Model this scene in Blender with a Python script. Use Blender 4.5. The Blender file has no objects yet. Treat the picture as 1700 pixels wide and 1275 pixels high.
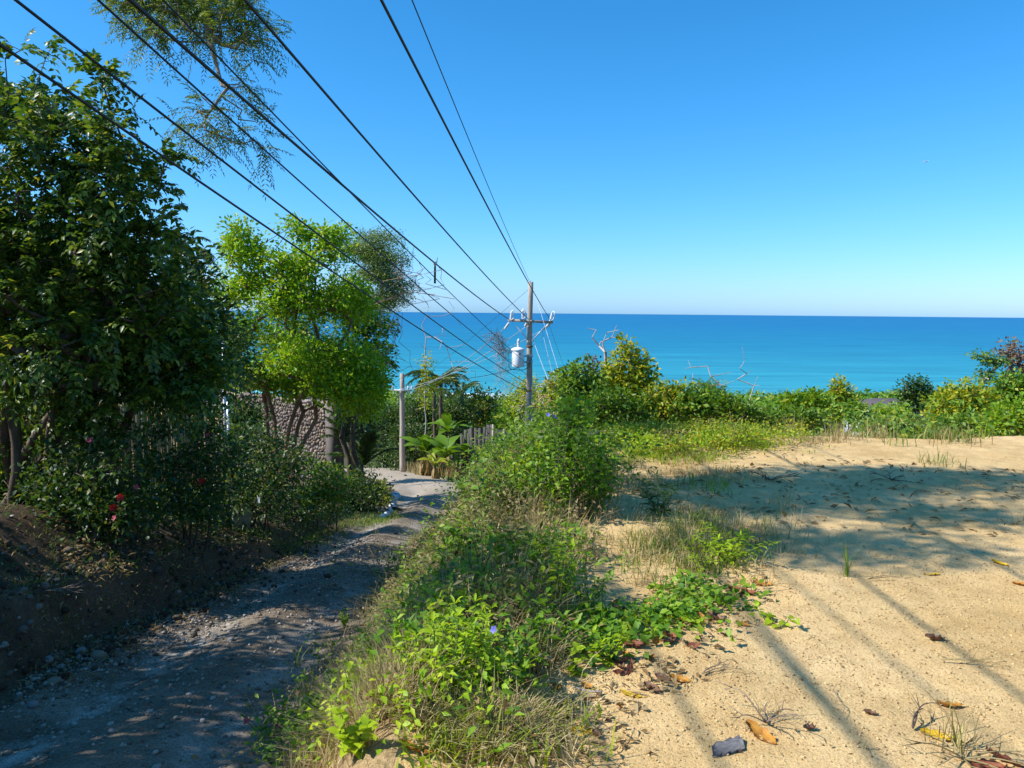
import bpy, math, random
import numpy as np
from mathutils import Vector, Matrix, Euler
R = math.radians
random.seed(11)
rng = np.random.default_rng(11)
S = bpy.context.scene
COL = S.collection

# ------------------------------------------------------------------ camera
F = 1250.0                      # focal length in photo pixels (photo 1700 x 1275)
EYE = np.array((0.0, 0.0, 1.65))
cam_d = bpy.data.cameras.new('camera')
cam = bpy.data.objects.new('camera', cam_d)
COL.objects.link(cam)
cam_d.sensor_width = 36.0
cam_d.lens = 36.0 * F / 1700.0
cam_d.clip_start = 0.05
cam_d.clip_end = 200000.0
CM = Euler((R(90 - 5.42), 0, 0)).to_matrix() @ Matrix.Rotation(0.0092, 3, 'Z')
cam.matrix_world = Matrix.Translation(EYE) @ CM.to_4x4()
S.camera = cam
CMn = np.array(CM)

# ------------------------------------------------------------------ sun, sky, exposure
SUN_EL, SUN_AZ = R(43), R(11)           # azimuth: how far the light comes from behind the camera, measured from the left
sdir = Vector((math.cos(SUN_EL) * math.cos(SUN_AZ), math.cos(SUN_EL) * math.sin(SUN_AZ), -math.sin(SUN_EL)))
sun_d = bpy.data.lights.new('sun', 'SUN')
sun_d.energy = 5.0
sun_d.angle = R(0.53)
sun_d.color = (1.0, 0.98, 0.94)
sun = bpy.data.objects.new('sun', sun_d)
COL.objects.link(sun)
sun.rotation_euler = sdir.to_track_quat('-Z', 'Y').to_euler()
world = bpy.data.worlds.new('World')
S.world = world
world.use_nodes = True
wn = world.node_tree
wn.nodes.clear()
wo = wn.nodes.new('ShaderNodeOutputWorld')
bg = wn.nodes.new('ShaderNodeBackground')
sky = wn.nodes.new('ShaderNodeTexSky')
sky.sky_type = 'NISHITA'
sky.sun_disc = False
sky.sun_elevation = SUN_EL
sky.sun_rotation = math.atan2(-sdir.x, -sdir.y)
sky.altitude = 60
sky.air_density = 1.0
sky.dust_density = 0.45
sky.ozone_density = 1.0
bg.inputs['Strength'].default_value = 0.102
# very clear tropical air: a deeper blue overhead that pales towards the horizon
sep = wn.nodes.new('ShaderNodeSeparateColor'); com = wn.nodes.new('ShaderNodeCombineColor')
wn.links.new(sky.outputs[0], sep.inputs[0])
def mth(op, a, b):
    n_ = wn.nodes.new('ShaderNodeMath'); n_.operation = op
    for k_, v_ in ((0, a), (1, b)):
        if isinstance(v_, (int, float)): n_.inputs[k_].default_value = v_
        else: wn.links.new(v_, n_.inputs[k_])
    return n_.outputs[0]
wn.links.new(mth('MULTIPLY', mth('POWER', sep.outputs[0], 1.65), .182), com.inputs[0])
wn.links.new(mth('MULTIPLY', sep.outputs[1], 1.0), com.inputs[1])
wn.links.new(mth('ADD', mth('MULTIPLY', sep.outputs[2], 1.40), mth('MULTIPLY', sep.outputs[0], .38)), com.inputs[2])
wn.links.new(com.outputs[0], bg.inputs['Color'])
wn.links.new(bg.outputs[0], wo.inputs[0])
S.view_settings.view_transform = 'Standard'
S.view_settings.look = 'None'
S.view_settings.use_curve_mapping = False
S.view_settings.gamma = 1.0
S.view_settings.exposure = 0.42
S.cycles.max_bounces = 6
S.cycles.diffuse_bounces = 4
S.cycles.glossy_bounces = 2
S.cycles.transmission_bounces = 3
S.cycles.transparent_max_bounces = 4
S.cycles.use_denoising = True

# ------------------------------------------------------------------ pixel helpers
def dirs(px, py):
    px = np.asarray(px, float); py = np.asarray(py, float)
    d = np.stack([(px - 850) / F, -(py - 637.5) / F, -np.ones_like(px)], -1)
    return d @ CMn.T

def at(px, py, Y):
    d = dirs(px, py)
    return EYE + d * (np.asarray(Y, float) / d[..., 1])[..., None]

# ------------------------------------------------------------------ noise
_perm = rng.random((512, 512))
def vnoise(x, y):
    xi = np.floor(x).astype(int); yi = np.floor(y).astype(int)
    fx = x - xi; fy = y - yi
    fx = fx * fx * (3 - 2 * fx); fy = fy * fy * (3 - 2 * fy)
    a = _perm[xi & 511, yi & 511]; b = _perm[(xi + 1) & 511, yi & 511]
    c = _perm[xi & 511, (yi + 1) & 511]; d = _perm[(xi + 1) & 511, (yi + 1) & 511]
    return (a * (1 - fx) + b * fx) * (1 - fy) + (c * (1 - fx) + d * fx) * fy - 0.5
def fbm(x, y, oct=4):
    s = 0; a = 1.0
    for i in range(oct):
        s = s + a * vnoise(x * 2 ** i + 17 * i, y * 2 ** i + 31 * i); a *= 0.5
    return s
def sst(a, b, t):
    t = np.clip((t - a) / (b - a), 0, 1)
    return t * t * (3 - 2 * t)

# ------------------------------------------------------------------ the lie of the land
def zr(y):
    return np.interp(y, [-8, 45, 60, 120, 300, 455, 480, 540, 900], [1.094, -8.075, -10.4, -18.5, -38, -53.6, -55.6, -60, -75])
def xl(y):
    return np.interp(y, [-8, 0, 5, 12, 20, 28, 33, 37, 41, 46, 900], [-4.5, -4.2, -3.9, -3.95, -4.05, -4.7, -6.0, -9.5, -13, -16, -16])
def xr(y):
    return np.interp(y, [-8, 5, 12, 20, 30, 38, 44, 50, 900], [-1.2, -1.25, -1.45, -1.5, -1.0, -0.7, -0.9, -2.5, -2.5])
def zplat(x, y):
    edge = 10.6 + 0.25 * np.sin(x * 0.9) + 0.5 * sst(6, 12, x)
    drop = np.maximum(0, y - edge)
    p = 0.006 * (4 - y) - 0.012 * np.maximum(x - 3, 0) - 0.42 * (drop - 0.6 * (1 - np.exp(-drop / 0.6)))
    h = zr(y) + 0.35 + 0.3 * fbm(x * .15, y * .15, 2) + np.maximum(0, x - 12) * 0.02 * sst(12, 20, y)
    return np.maximum(p, h)
def xt(y):
    g = zplat(np.full_like(y, 0.3), y) - zr(y)
    return xr(y) + 0.25 + 0.78 * g
def H(x, y, fine=True):
    x = np.asarray(x, float); y = np.asarray(y, float)
    x, y = np.broadcast_arrays(x, y)
    zR, a, b, c = zr(y), xl(y), xr(y), xt(y)
    hb = np.interp(y, [-8, 5, 8.5, 11, 14, 20, 30, 45, 60], [1.5, 1.35, 1.15, 0.75, 0.55, 0.6, 0.6, 0.3, 0.1])
    wob = 0.35 * fbm(y * 0.9, y * 0.0 + 3.3, 3)
    d = a + wob - x
    bank = zR + hb * (0.48 * sst(0.0, 0.30, d) + 0.52 * sst(0.2, 1.6, d)) + 0.05 * np.maximum(d - 1.5, 0)
    t = (x - b) / np.maximum(c - b, 1e-3)
    zp = zplat(x, y)
    berm = zR + (zp - zR) * sst(-0.05, 1.0, t)
    z = np.where(x < a + wob + 0.3, np.maximum(bank, zR), np.where(x > b, berm, zR))
    if fine:
        onr = sst(a - .1, a + .3, x) * (1 - sst(b - .3, b + .1, x)) * (y < 50)
        u = (x - a) / np.maximum(b - a, .1)
        ruts = -0.07 * np.exp(-((u - .30) / .10) ** 2) - 0.06 * np.exp(-((u - .80) / .10) ** 2) + .05 * np.exp(-((u - .55) / .1) ** 2)
        z = z + onr * (ruts + 0.035 * fbm(x * 1.6, y * .6, 3) + 0.010 * fbm(x * 11, y * 11, 3))
        onb = sst(-.1, .3, d) * (y < 40)
        z = z + onb * (0.08 * fbm(x * 1.9, y * 1.9, 4) + .03 * fbm(x * 8, y * 8, 2))
        onp = sst(-.2, .6, x - b)
        z = z + onp * (0.035 * fbm(x * 1.1, y * 1.1, 3) + 0.012 * fbm(x * 5, y * 5, 3) + 0.008 * fbm(x * 16, y * 16, 2))
        z = z + onp * (1 - sst(.9, 1.8, t)) * .12 * fbm(x * 2.5 + 9, y * 2.5, 3)
    return z

def ground(px, py, tmax=80.0):
    """where the ray through a photo pixel first meets the land"""
    px = np.atleast_1d(np.asarray(px, float)); py = np.atleast_1d(np.asarray(py, float))
    d = dirs(px, py); d = d / d[:, 1:2]
    ys = np.concatenate([np.arange(1.2, 14, .04), np.arange(14, tmax, .2)])
    P = EYE[None, None] + d[:, None, :] * ys[None, :, None]
    below = P[..., 2] < H(P[..., 0], P[..., 1], False)
    i = np.where(below.any(1), below.argmax(1), len(ys) - 1)
    Q = P[np.arange(len(i)), i]
    Q[:, 2] = H(Q[:, 0], Q[:, 1])
    return Q
def g1(px, py): return ground(px, py)[0]
def drop(x, y): return np.array((x, y, float(H(x, y))))

# ------------------------------------------------------------------ objects
def tag(o, label=None, cat=None, group=None, kind=None):
    if label: o['label'] = label
    if cat: o['category'] = cat
    if group: o['group'] = group
    if kind: o['kind'] = kind
    return o
def thing(name, label, cat, loc=(0, 0, 0), group=None, rz=0.0):
    o = bpy.data.objects.new(name, None)
    o.empty_display_size = 0.1
    o.location = loc; o.rotation_euler = (0, 0, rz)
    COL.objects.link(o)
    return tag(o, label, cat, group)
def link(name, me, parent=None, loc=None, rot=None, scale=None, kind=None):
    o = bpy.data.objects.new(name, me)
    COL.objects.link(o)
    if parent is not None: o.parent = parent
    if loc is not None: o.location = loc
    if rot is not None: o.rotation_euler = rot
    if scale is not None: o.scale = (scale,) * 3 if isinstance(scale, (int, float)) else scale
    if kind: o['kind'] = kind
    return o
def copy_tree(o, parent=None):
    c = o.copy(); COL.objects.link(c); c.parent = parent
    for ch in o.children: copy_tree(ch, c)
    return c

def mesh_np(name, V, T, mat, smooth=False, Q=None):
    """mesh from numpy triangles T and/or quads Q"""
    me = bpy.data.meshes.new(name)
    V = np.asarray(V, np.float32)
    T = np.zeros((0, 3), np.int32) if T is None or len(T) == 0 else np.asarray(T, np.int32)
    Qa = np.zeros((0, 4), np.int32) if Q is None or len(Q) == 0 else np.asarray(Q, np.int32)
    me.vertices.add(len(V)); me.vertices.foreach_set('co', V.ravel())
    nl = T.size + Qa.size
    me.loops.add(nl); me.loops.foreach_set('vertex_index', np.concatenate([T.ravel(), Qa.ravel()]).astype(np.int32))
    me.polygons.add(len(T) + len(Qa))
    ls = np.concatenate([np.arange(len(T)) * 3, T.size + np.arange(len(Qa)) * 4]).astype(np.int32)
    me.polygons.foreach_set('loop_start', ls)
    if smooth: me.polygons.foreach_set('use_smooth', np.ones(len(ls), bool))
    me.update(calc_edges=True); me.validate()
    if mat is not None: me.materials.append(mat)
    return me

class MB:
    """collects simple solids and builds them as one mesh"""
    def __init__(s): s.V = []; s.T = []; s.Q = []; s.n = 0
    def add(s, V, T=None, Q=None):
        V = np.asarray(V, float)
        s.V.append(V)
        if T is not None and len(T): s.T.append(np.asarray(T, int) + s.n)
        if Q is not None and len(Q): s.Q.append(np.asarray(Q, int) + s.n)
        s.n += len(V)
    def box(s, c, size, M=None, taper=1.0):
        h = np.array(size) / 2
        P = np.array([(x, y, z) for z in (-1, 1) for y in (-1, 1) for x in (-1, 1)], float)
        P[4:, :2] *= taper
        P = P * h
        if M is not None: P = P @ np.array(M).T
        s.add(P + np.array(c), Q=[(0, 2, 3, 1), (4, 5, 7, 6), (0, 1, 5, 4), (2, 6, 7, 3), (0, 4, 6, 2), (1, 3, 7, 5)])
    def tube(s, P, r, k=6, cap=True):
        P = np.asarray(P, float); n = len(P)
        r = np.broadcast_to(np.asarray(r, float), (n,))
        d = np.gradient(P, axis=0); d /= np.linalg.norm(d, axis=1, keepdims=True) + 1e-9
        up = np.array((0, 0, 1.0)) if abs(d[:, 2]).mean() < .9 else np.array((1.0, 0, 0))
        u = np.cross(d, up); u /= np.linalg.norm(u, axis=1, keepdims=True) + 1e-9
        v = np.cross(d, u)
        a = np.arange(k) * 2 * math.pi / k
        ring = (np.cos(a)[None, :, None] * u[:, None] + np.sin(a)[None, :, None] * v[:, None]) * r[:, None, None] + P[:, None]
        i = np.arange(n - 1)[:, None] * k; j = np.arange(k)[None]; j2 = (j + 1) % k
        q = np.stack([i + j, i + j2, i + k + j2, i + k + j], -1).reshape(-1, 4)
        V = ring.reshape(-1, 3); T = []
        if cap:
            V = np.concatenate([V, P[:1], P[-1:]])
            for jj in range(k):
                T.append((n * k, (jj + 1) % k, jj)); T.append((n * k + 1, (n - 1) * k + jj, (n - 1) * k + (jj + 1) % k))
        s.add(V, T, q)
    def lathe(s, prof, c=(0, 0, 0), k=16, M=None):
        P = []
        for r, z in prof:
            for j in range(k):
                a = 2 * math.pi * j / k
                P.append((r * math.cos(a), r * math.sin(a), z))
        P = np.array(P)
        if M is not None: P = P @ np.array(M).T
        Q = [(i * k + j, i * k + (j + 1) % k, (i + 1) * k + (j + 1) % k, (i + 1) * k + j) for i in range(len(prof) - 1) for j in range(k)]
        s.add(P + np.array(c), Q=Q)
    def mesh(s, name, mat, smooth=False):
        return mesh_np(name, np.concatenate(s.V), np.concatenate(s.T) if s.T else None, mat, smooth, np.concatenate(s.Q) if s.Q else None)
    def build(s, name, mat, parent=None, smooth=False, off=None, kind=None):
        V = np.concatenate(s.V)
        if off is not None: V = V - np.asarray(off)
        me = mesh_np(name, V, np.concatenate(s.T) if s.T else None, mat, smooth, np.concatenate(s.Q) if s.Q else None)
        return link(name, me, parent, kind=kind)

# ------------------------------------------------------------------ materials
def newmat(name):
    m = bpy.data.materials.new(name); m.use_nodes = True
    nt = m.node_tree; nt.nodes.clear()
    out = nt.nodes.new('ShaderNodeOutputMaterial')
    return m, nt, out
def N(nt, t, **kw):
    n = nt.nodes.new(t)
    for k, v in kw.items():
        if k in n.inputs: n.inputs[k].default_value = v
        else: setattr(n, k, v)
    return n
def ramp(nt, fac, stops):
    r = nt.nodes.new('ShaderNodeValToRGB')
    e = r.color_ramp.elements
    while len(e) < len(stops): e.new(0.5)
    for el, (p, c) in zip(e, stops):
        el.position = p; el.color = (*c, 1)
    nt.links.new(fac, r.inputs[0])
    return r.outputs[0]
def noise(nt, scale, detail=4, rough=.55, coord=None, vec=None):
    n = N(nt, 'ShaderNodeTexNoise', Scale=scale, Detail=detail, Roughness=rough)
    if vec is None:
        g = nt.nodes.new('ShaderNodeNewGeometry' if coord == 'world' else 'ShaderNodeTexCoord')
        vec = g.outputs['Position' if coord == 'world' else 'Object']
    nt.links.new(vec, n.inputs['Vector'])
    return n.outputs['Fac']
def bump(nt, h, strength=.3, dist=.02, normal=None):
    b = N(nt, 'ShaderNodeBump', Strength=strength, Distance=dist)
    nt.links.new(h, b.inputs['Height'])
    if normal is not None: nt.links.new(normal, b.inputs['Normal'])
    return b.outputs[0]
def mixc(nt, fac, a, b):
    m = nt.nodes.new('ShaderNodeMix'); m.data_type = 'RGBA'
    for s, v in ((0, fac), (6, a), (7, b)):
        if isinstance(v, (int, float)): m.inputs[s].default_value = v
        elif isinstance(v, tuple): m.inputs[s].default_value = (*v, 1)
        else: nt.links.new(v, m.inputs[s])
    return m.outputs[2]
def solid(name, stops, scale=8, rough=.7, spec=.3, bmp=.2, bd=.01, metal=0.0, coord='Object', detail=5, stretch=None):
    """noise-mottled material"""
    m, nt, out = newmat(name)
    vec = None
    if stretch is not None:
        tc = nt.nodes.new('ShaderNodeTexCoord'); mp = N(nt, 'ShaderNodeMapping'); mp.inputs['Scale'].default_value = stretch
        nt.links.new(tc.outputs['Object'], mp.inputs[0]); vec = mp.outputs[0]
    f = noise(nt, scale, detail, .6, coord, vec)
    p = N(nt, 'ShaderNodeBsdfPrincipled', Roughness=rough, Metallic=metal)
    p.inputs['Specular IOR Level'].default_value = spec
    nt.links.new(ramp(nt, f, stops), p.inputs['Base Color'])
    if bmp: nt.links.new(bump(nt, f, bmp, bd), p.inputs['Normal'])
    nt.links.new(p.outputs[0], out.inputs[0])
    return m
def leafmat(name, stops, trans=.35, rough=.45, spec=.35, tcol=(1.5, 1.35, .6)):
    """every leaf is an island of its own and takes its own colour"""
    m, nt, out = newmat(name)
    g = nt.nodes.new('ShaderNodeNewGeometry')
    c = ramp(nt, g.outputs['Random Per Island'], stops)
    oi = nt.nodes.new('ShaderNodeObjectInfo')
    hsv = N(nt, 'ShaderNodeHueSaturation')
    ma = N(nt, 'ShaderNodeMapRange'); ma.inputs[3].default_value = .85; ma.inputs[4].default_value = 1.15
    nt.links.new(oi.outputs['Random'], ma.inputs[0]); nt.links.new(ma.outputs[0], hsv.inputs['Value'])
    nt.links.new(c, hsv.inputs['Color'])
    c = hsv.outputs[0]
    p = N(nt, 'ShaderNodeBsdfPrincipled', Roughness=rough)
    p.inputs['Specular IOR Level'].default_value = spec
    nt.links.new(c, p.inputs['Base Color'])
    t = nt.nodes.new('ShaderNodeBsdfTranslucent')
    mul = nt.nodes.new('ShaderNodeMix'); mul.data_type = 'RGBA'; mul.blend_type = 'MULTIPLY'
    mul.inputs[0].default_value = 1; mul.inputs[7].default_value = (*tcol, 1)
    nt.links.new(c, mul.inputs[6]); nt.links.new(mul.outputs[2], t.inputs[0])
    mx = N(nt, 'ShaderNodeMixShader'); mx.inputs[0].default_value = trans
    nt.links.new(p.outputs[0], mx.inputs[1]); nt.links.new(t.outputs[0], mx.inputs[2])
    nt.links.new(mx.outputs[0], out.inputs[0])
    return m

M = {}
M['bark'] = solid('bark', [(.3, (.07, .05, .035)), (.7, (.17, .13, .095))], 14, .9, .1, .6, .02, stretch=(1, 1, .25))
M['pale_bark'] = solid('pale_bark', [(.3, (.20, .16, .12)), (.7, (.36, .30, .24))], 12, .85, .1, .4, .02, stretch=(1, 1, .3))
M['red_bark'] = solid('red_bark', [(.3, (.13, .07, .04)), (.7, (.28, .16, .09))], 10, .85, .1, .4, .02, stretch=(1, 1, .3))
M['grey_wood'] = solid('grey_wood', [(.25, (.28, .225, .175)), (.75, (.52, .44, .36))], 9, .85, .15, .5, .01, stretch=(4, 4, .35))
M['plank'] = solid('plank', [(.25, (.05, .045, .045)), (.75, (.15, .13, .12))], 9, .9, .1, .5, .01, stretch=(3, 3, .3))
M['dead_wood'] = solid('dead_wood', [(.3, (.30, .26, .24)), (.7, (.52, .46, .42))], 12, .85, .1, .3, .01)
M['twig'] = solid('twig', [(.3, (.16, .11, .08)), (.7, (.34, .26, .19))], 12, .9, .1, 0)
M['stem'] = solid('stem', [(.3, (.07, .11, .03)), (.7, (.16, .17, .06))], 12, .7, .2, 0)
M['cable'] = solid('cable', [(.3, (.008, .009, .011)), (.7, (.018, .019, .022))], 20, .5, .4, 0)
M['pale_cable'] = solid('pale_cable', [(.3, (.35, .36, .38)), (.7, (.5, .51, .53))], 20, .45, .4, 0, metal=.3)
M['galv'] = solid('galv', [(.3, (.42, .43, .44)), (.7, (.58, .59, .6))], 14, .5, .5, .05, metal=.4)
M['porcelain'] = solid('porcelain', [(.3, (.60, .60, .58)), (.7, (.74, .74, .72))], 10, .3, .5, 0)
M['paint'] = solid('paint', [(.3, (.68, .70, .72)), (.7, (.80, .81, .82))], 6, .45, .4, .03)
M['rust'] = solid('rust', [(.3, (.14, .06, .03)), (.7, (.3, .16, .09))], 18, .9, .1, .2)
# ------------------------------------------------------------------ ground materials
def sand_material():
    m, nt, out = newmat('sand')
    g = nt.nodes.new('ShaderNodeNewGeometry'); pos = g.outputs['Position']
    big = noise(nt, .9, 4, .6, vec=pos); mid = noise(nt, 6, 5, .65, vec=pos)
    grain = noise(nt, 95, 4, .75, vec=pos); crumb = noise(nt, 34, 3, .7, vec=pos)
    c1 = ramp(nt, big, [(.3, (.63, .415, .17)), (.55, (.75, .515, .235)), (.75, (.83, .585, .29))])
    c2 = ramp(nt, mid, [(.3, (.80, .77, .73)), (.6, (1, 1, 1))])
    c3 = ramp(nt, grain, [(.36, (.50, .44, .38)), (.46, (.93, .92, .9)), (.6, (1, 1, 1)), (.75, (1.12, 1.12, 1.12))])
    def mul(a, b):
        x = nt.nodes.new('ShaderNodeMix'); x.data_type = 'RGBA'; x.blend_type = 'MULTIPLY'; x.inputs[0].default_value = 1
        nt.links.new(a, x.inputs[6]); nt.links.new(b, x.inputs[7]); return x.outputs[2]
    p = N(nt, 'ShaderNodeBsdfPrincipled', Roughness=.95); p.inputs['Specular IOR Level'].default_value = .1
    nt.links.new(mul(mul(c1, c2), c3), p.inputs['Base Color'])
    n1 = bump(nt, crumb, .4, .02); n2 = bump(nt, grain, .6, .012, n1)
    nt.links.new(n2, p.inputs['Normal']); nt.links.new(p.outputs[0], out.inputs[0])
    return m
def earth_material(name, a, b, c, bd=.06, pale_low=None):
    m, nt, out = newmat(name)
    g = nt.nodes.new('ShaderNodeNewGeometry'); pos = g.outputs['Position']
    big = noise(nt, 1.1, 5, .65, vec=pos); mid = noise(nt, 9, 5, .7, vec=pos); fine = noise(nt, 60, 4, .75, vec=pos)
    c1 = ramp(nt, big, [(.3, a), (.5, b), (.72, c)])
    if pale_low:
        at_ = N(nt, 'ShaderNodeAttribute', attribute_name='across'); tr = ramp(nt, at_.outputs['Fac'], [(0, (0, 0, 0)), (.13, (.1, .1, .1)), (.24, (1, 1, 1)), (.33, (.15, .15, .15)), (.55, (0, 0, 0)), (.70, (.55, .55, .55)), (.82, (.1, .1, .1))])
        tm = N(nt, 'ShaderNodeMath', operation='MULTIPLY'); nt.links.new(tr, tm.inputs[0]); nt.links.new(ramp(nt, noise(nt, 2.6, 5, .7, vec=pos), [(.42, (0, 0, 0)), (.6, (.95, .95, .95))]), tm.inputs[1])
        c1 = mixc(nt, tm.outputs[0], c1, (.62, .56, .48))
    if pale_low:                                            # colour turns paler along the lower stretch
        sx = nt.nodes.new('ShaderNodeSeparateXYZ'); nt.links.new(pos, sx.inputs[0])
        mr = N(nt, 'ShaderNodeMapRange'); nt.links.new(sx.outputs[1], mr.inputs[0]); mr.inputs[1].default_value = 19; mr.inputs[2].default_value = 31
        ad = N(nt, 'ShaderNodeMath', operation='MULTIPLY'); nt.links.new(mr.outputs[0], ad.inputs[0]); nt.links.new(ramp(nt, mid, [(.25, (.6, .6, .6)), (.6, (1, 1, 1))]), ad.inputs[1])
        c1 = mixc(nt, ad.outputs[0], c1, pale_low)
    c2 = ramp(nt, fine, [(.32, (.42, .40, .38)), (.5, (.95, .95, .95)), (.72, (1.35, 1.33, 1.3))])
    x = nt.nodes.new('ShaderNodeMix'); x.data_type = 'RGBA'; x.blend_type = 'MULTIPLY'; x.inputs[0].default_value = 1
    nt.links.new(c1, x.inputs[6]); nt.links.new(c2, x.inputs[7])
    p = N(nt, 'ShaderNodeBsdfPrincipled', Roughness=.95); p.inputs['Specular IOR Level'].default_value = .12
    nt.links.new(x.outputs[2], p.inputs['Base Color'])
    n1 = bump(nt, mid, .6, bd); n2 = bump(nt, fine, .6, bd * .3, n1)
    nt.links.new(n2, p.inputs['Normal']); nt.links.new(p.outputs[0], out.inputs[0])
    return m
M['sand'] = sand_material()
M['road'] = earth_material('road_earth', (.135, .098, .066), (.235, .18, .125), (.36, .295, .225), pale_low=(.46, .375, .28))
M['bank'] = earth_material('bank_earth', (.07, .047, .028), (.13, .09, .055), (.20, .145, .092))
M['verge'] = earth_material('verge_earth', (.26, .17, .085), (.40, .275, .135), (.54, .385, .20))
M['hill'] = earth_material('hill_earth', (.05, .06, .02), (.09, .09, .04), (.16, .13, .07))

# ------------------------------------------------------------------ terrain sheets
def rows():
    a = np.arange(-6, 1.5, .25); b = np.arange(1.5, 12.6, .055); c = np.arange(12.6, 50, .32)
    d = np.geomspace(50, 900, 46)
    return np.concatenate([a, b, c, d])
def sheet(name, ys, colfun, mat, label, kind='structure'):
    X = colfun(ys); Y = np.repeat(ys[:, None], X.shape[1], 1)
    Z = H(X, Y)
    n, k = X.shape
    V = np.stack([X, Y, Z], -1).reshape(-1, 3)
    i = np.arange(n - 1)[:, None] * k; j = np.arange(k - 1)[None]
    q = np.stack([i + j, i + j + 1, i + k + j + 1, i + k + j], -1).reshape(-1, 4)
    o = link(name, mesh_np(name, V, None, mat, True, q))
    return tag(o, label, None, None, kind)
ys_all = rows()
yn = ys_all[ys_all <= 49.9]; yfar = np.concatenate([yn[-1:], ys_all[ys_all > 49.9]])
def lcols(y):
    d = np.concatenate([np.arange(0, 2.9, .05), np.geomspace(2.95, 220, 30)])[::-1]
    return (xl(y) + .34)[:, None] - d[None]
def rcols(y):
    return (xl(y) + .34)[:, None] + (xr(y) - xl(y) - .34)[:, None] * np.linspace(0, 1, 64)[None]
def bcols(y):
    return xr(y)[:, None] + (xt(y) - xr(y))[:, None] * np.linspace(0, 1, 30)[None]
def pcols(y):
    d = np.concatenate([np.arange(0, 8.5, .06), np.geomspace(8.6, 260, 34)])
    return xt(y)[:, None] + d[None]
def fcols(y):
    return np.repeat(np.concatenate([-np.geomspace(1.4, 330, 40)[::-1], np.linspace(-1, 1, 4), np.geomspace(1.4, 480, 44)])[None], len(y), 0)
y_sand = yn[yn <= 14.0]; y_rt = np.concatenate([y_sand[-1:], yn[yn > 14.0]])
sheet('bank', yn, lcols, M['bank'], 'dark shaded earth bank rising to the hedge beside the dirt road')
road_obj = sheet('road', yn, rcols, M['road'], 'rutted dirt and gravel road running downhill in tree shade')
ra = road_obj.data.attributes.new('across', 'FLOAT', 'POINT'); ra.data.foreach_set('value', np.tile(np.linspace(0, 1, 64), len(yn)).astype(np.float32))
sheet('verge', yn, bcols, M['verge'], 'overgrown earth slope between the sandy lot and the road')
sheet('sandy_ground', y_sand, pcols, M['sand'], 'bare sandy lot in sunlight with long wire shadows')
sheet('hillside', y_rt, pcols, M['hill'], 'wooded slope falling away behind the sandy lot')
# the far hillside: its first row lies on the near sheets' last line
yf = np.concatenate([[49.2], ys_all[ys_all > 49.9]])
sheet('lower_hillside', yf, fcols, M['hill'], 'wooded hillside going down to the beach')

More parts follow.
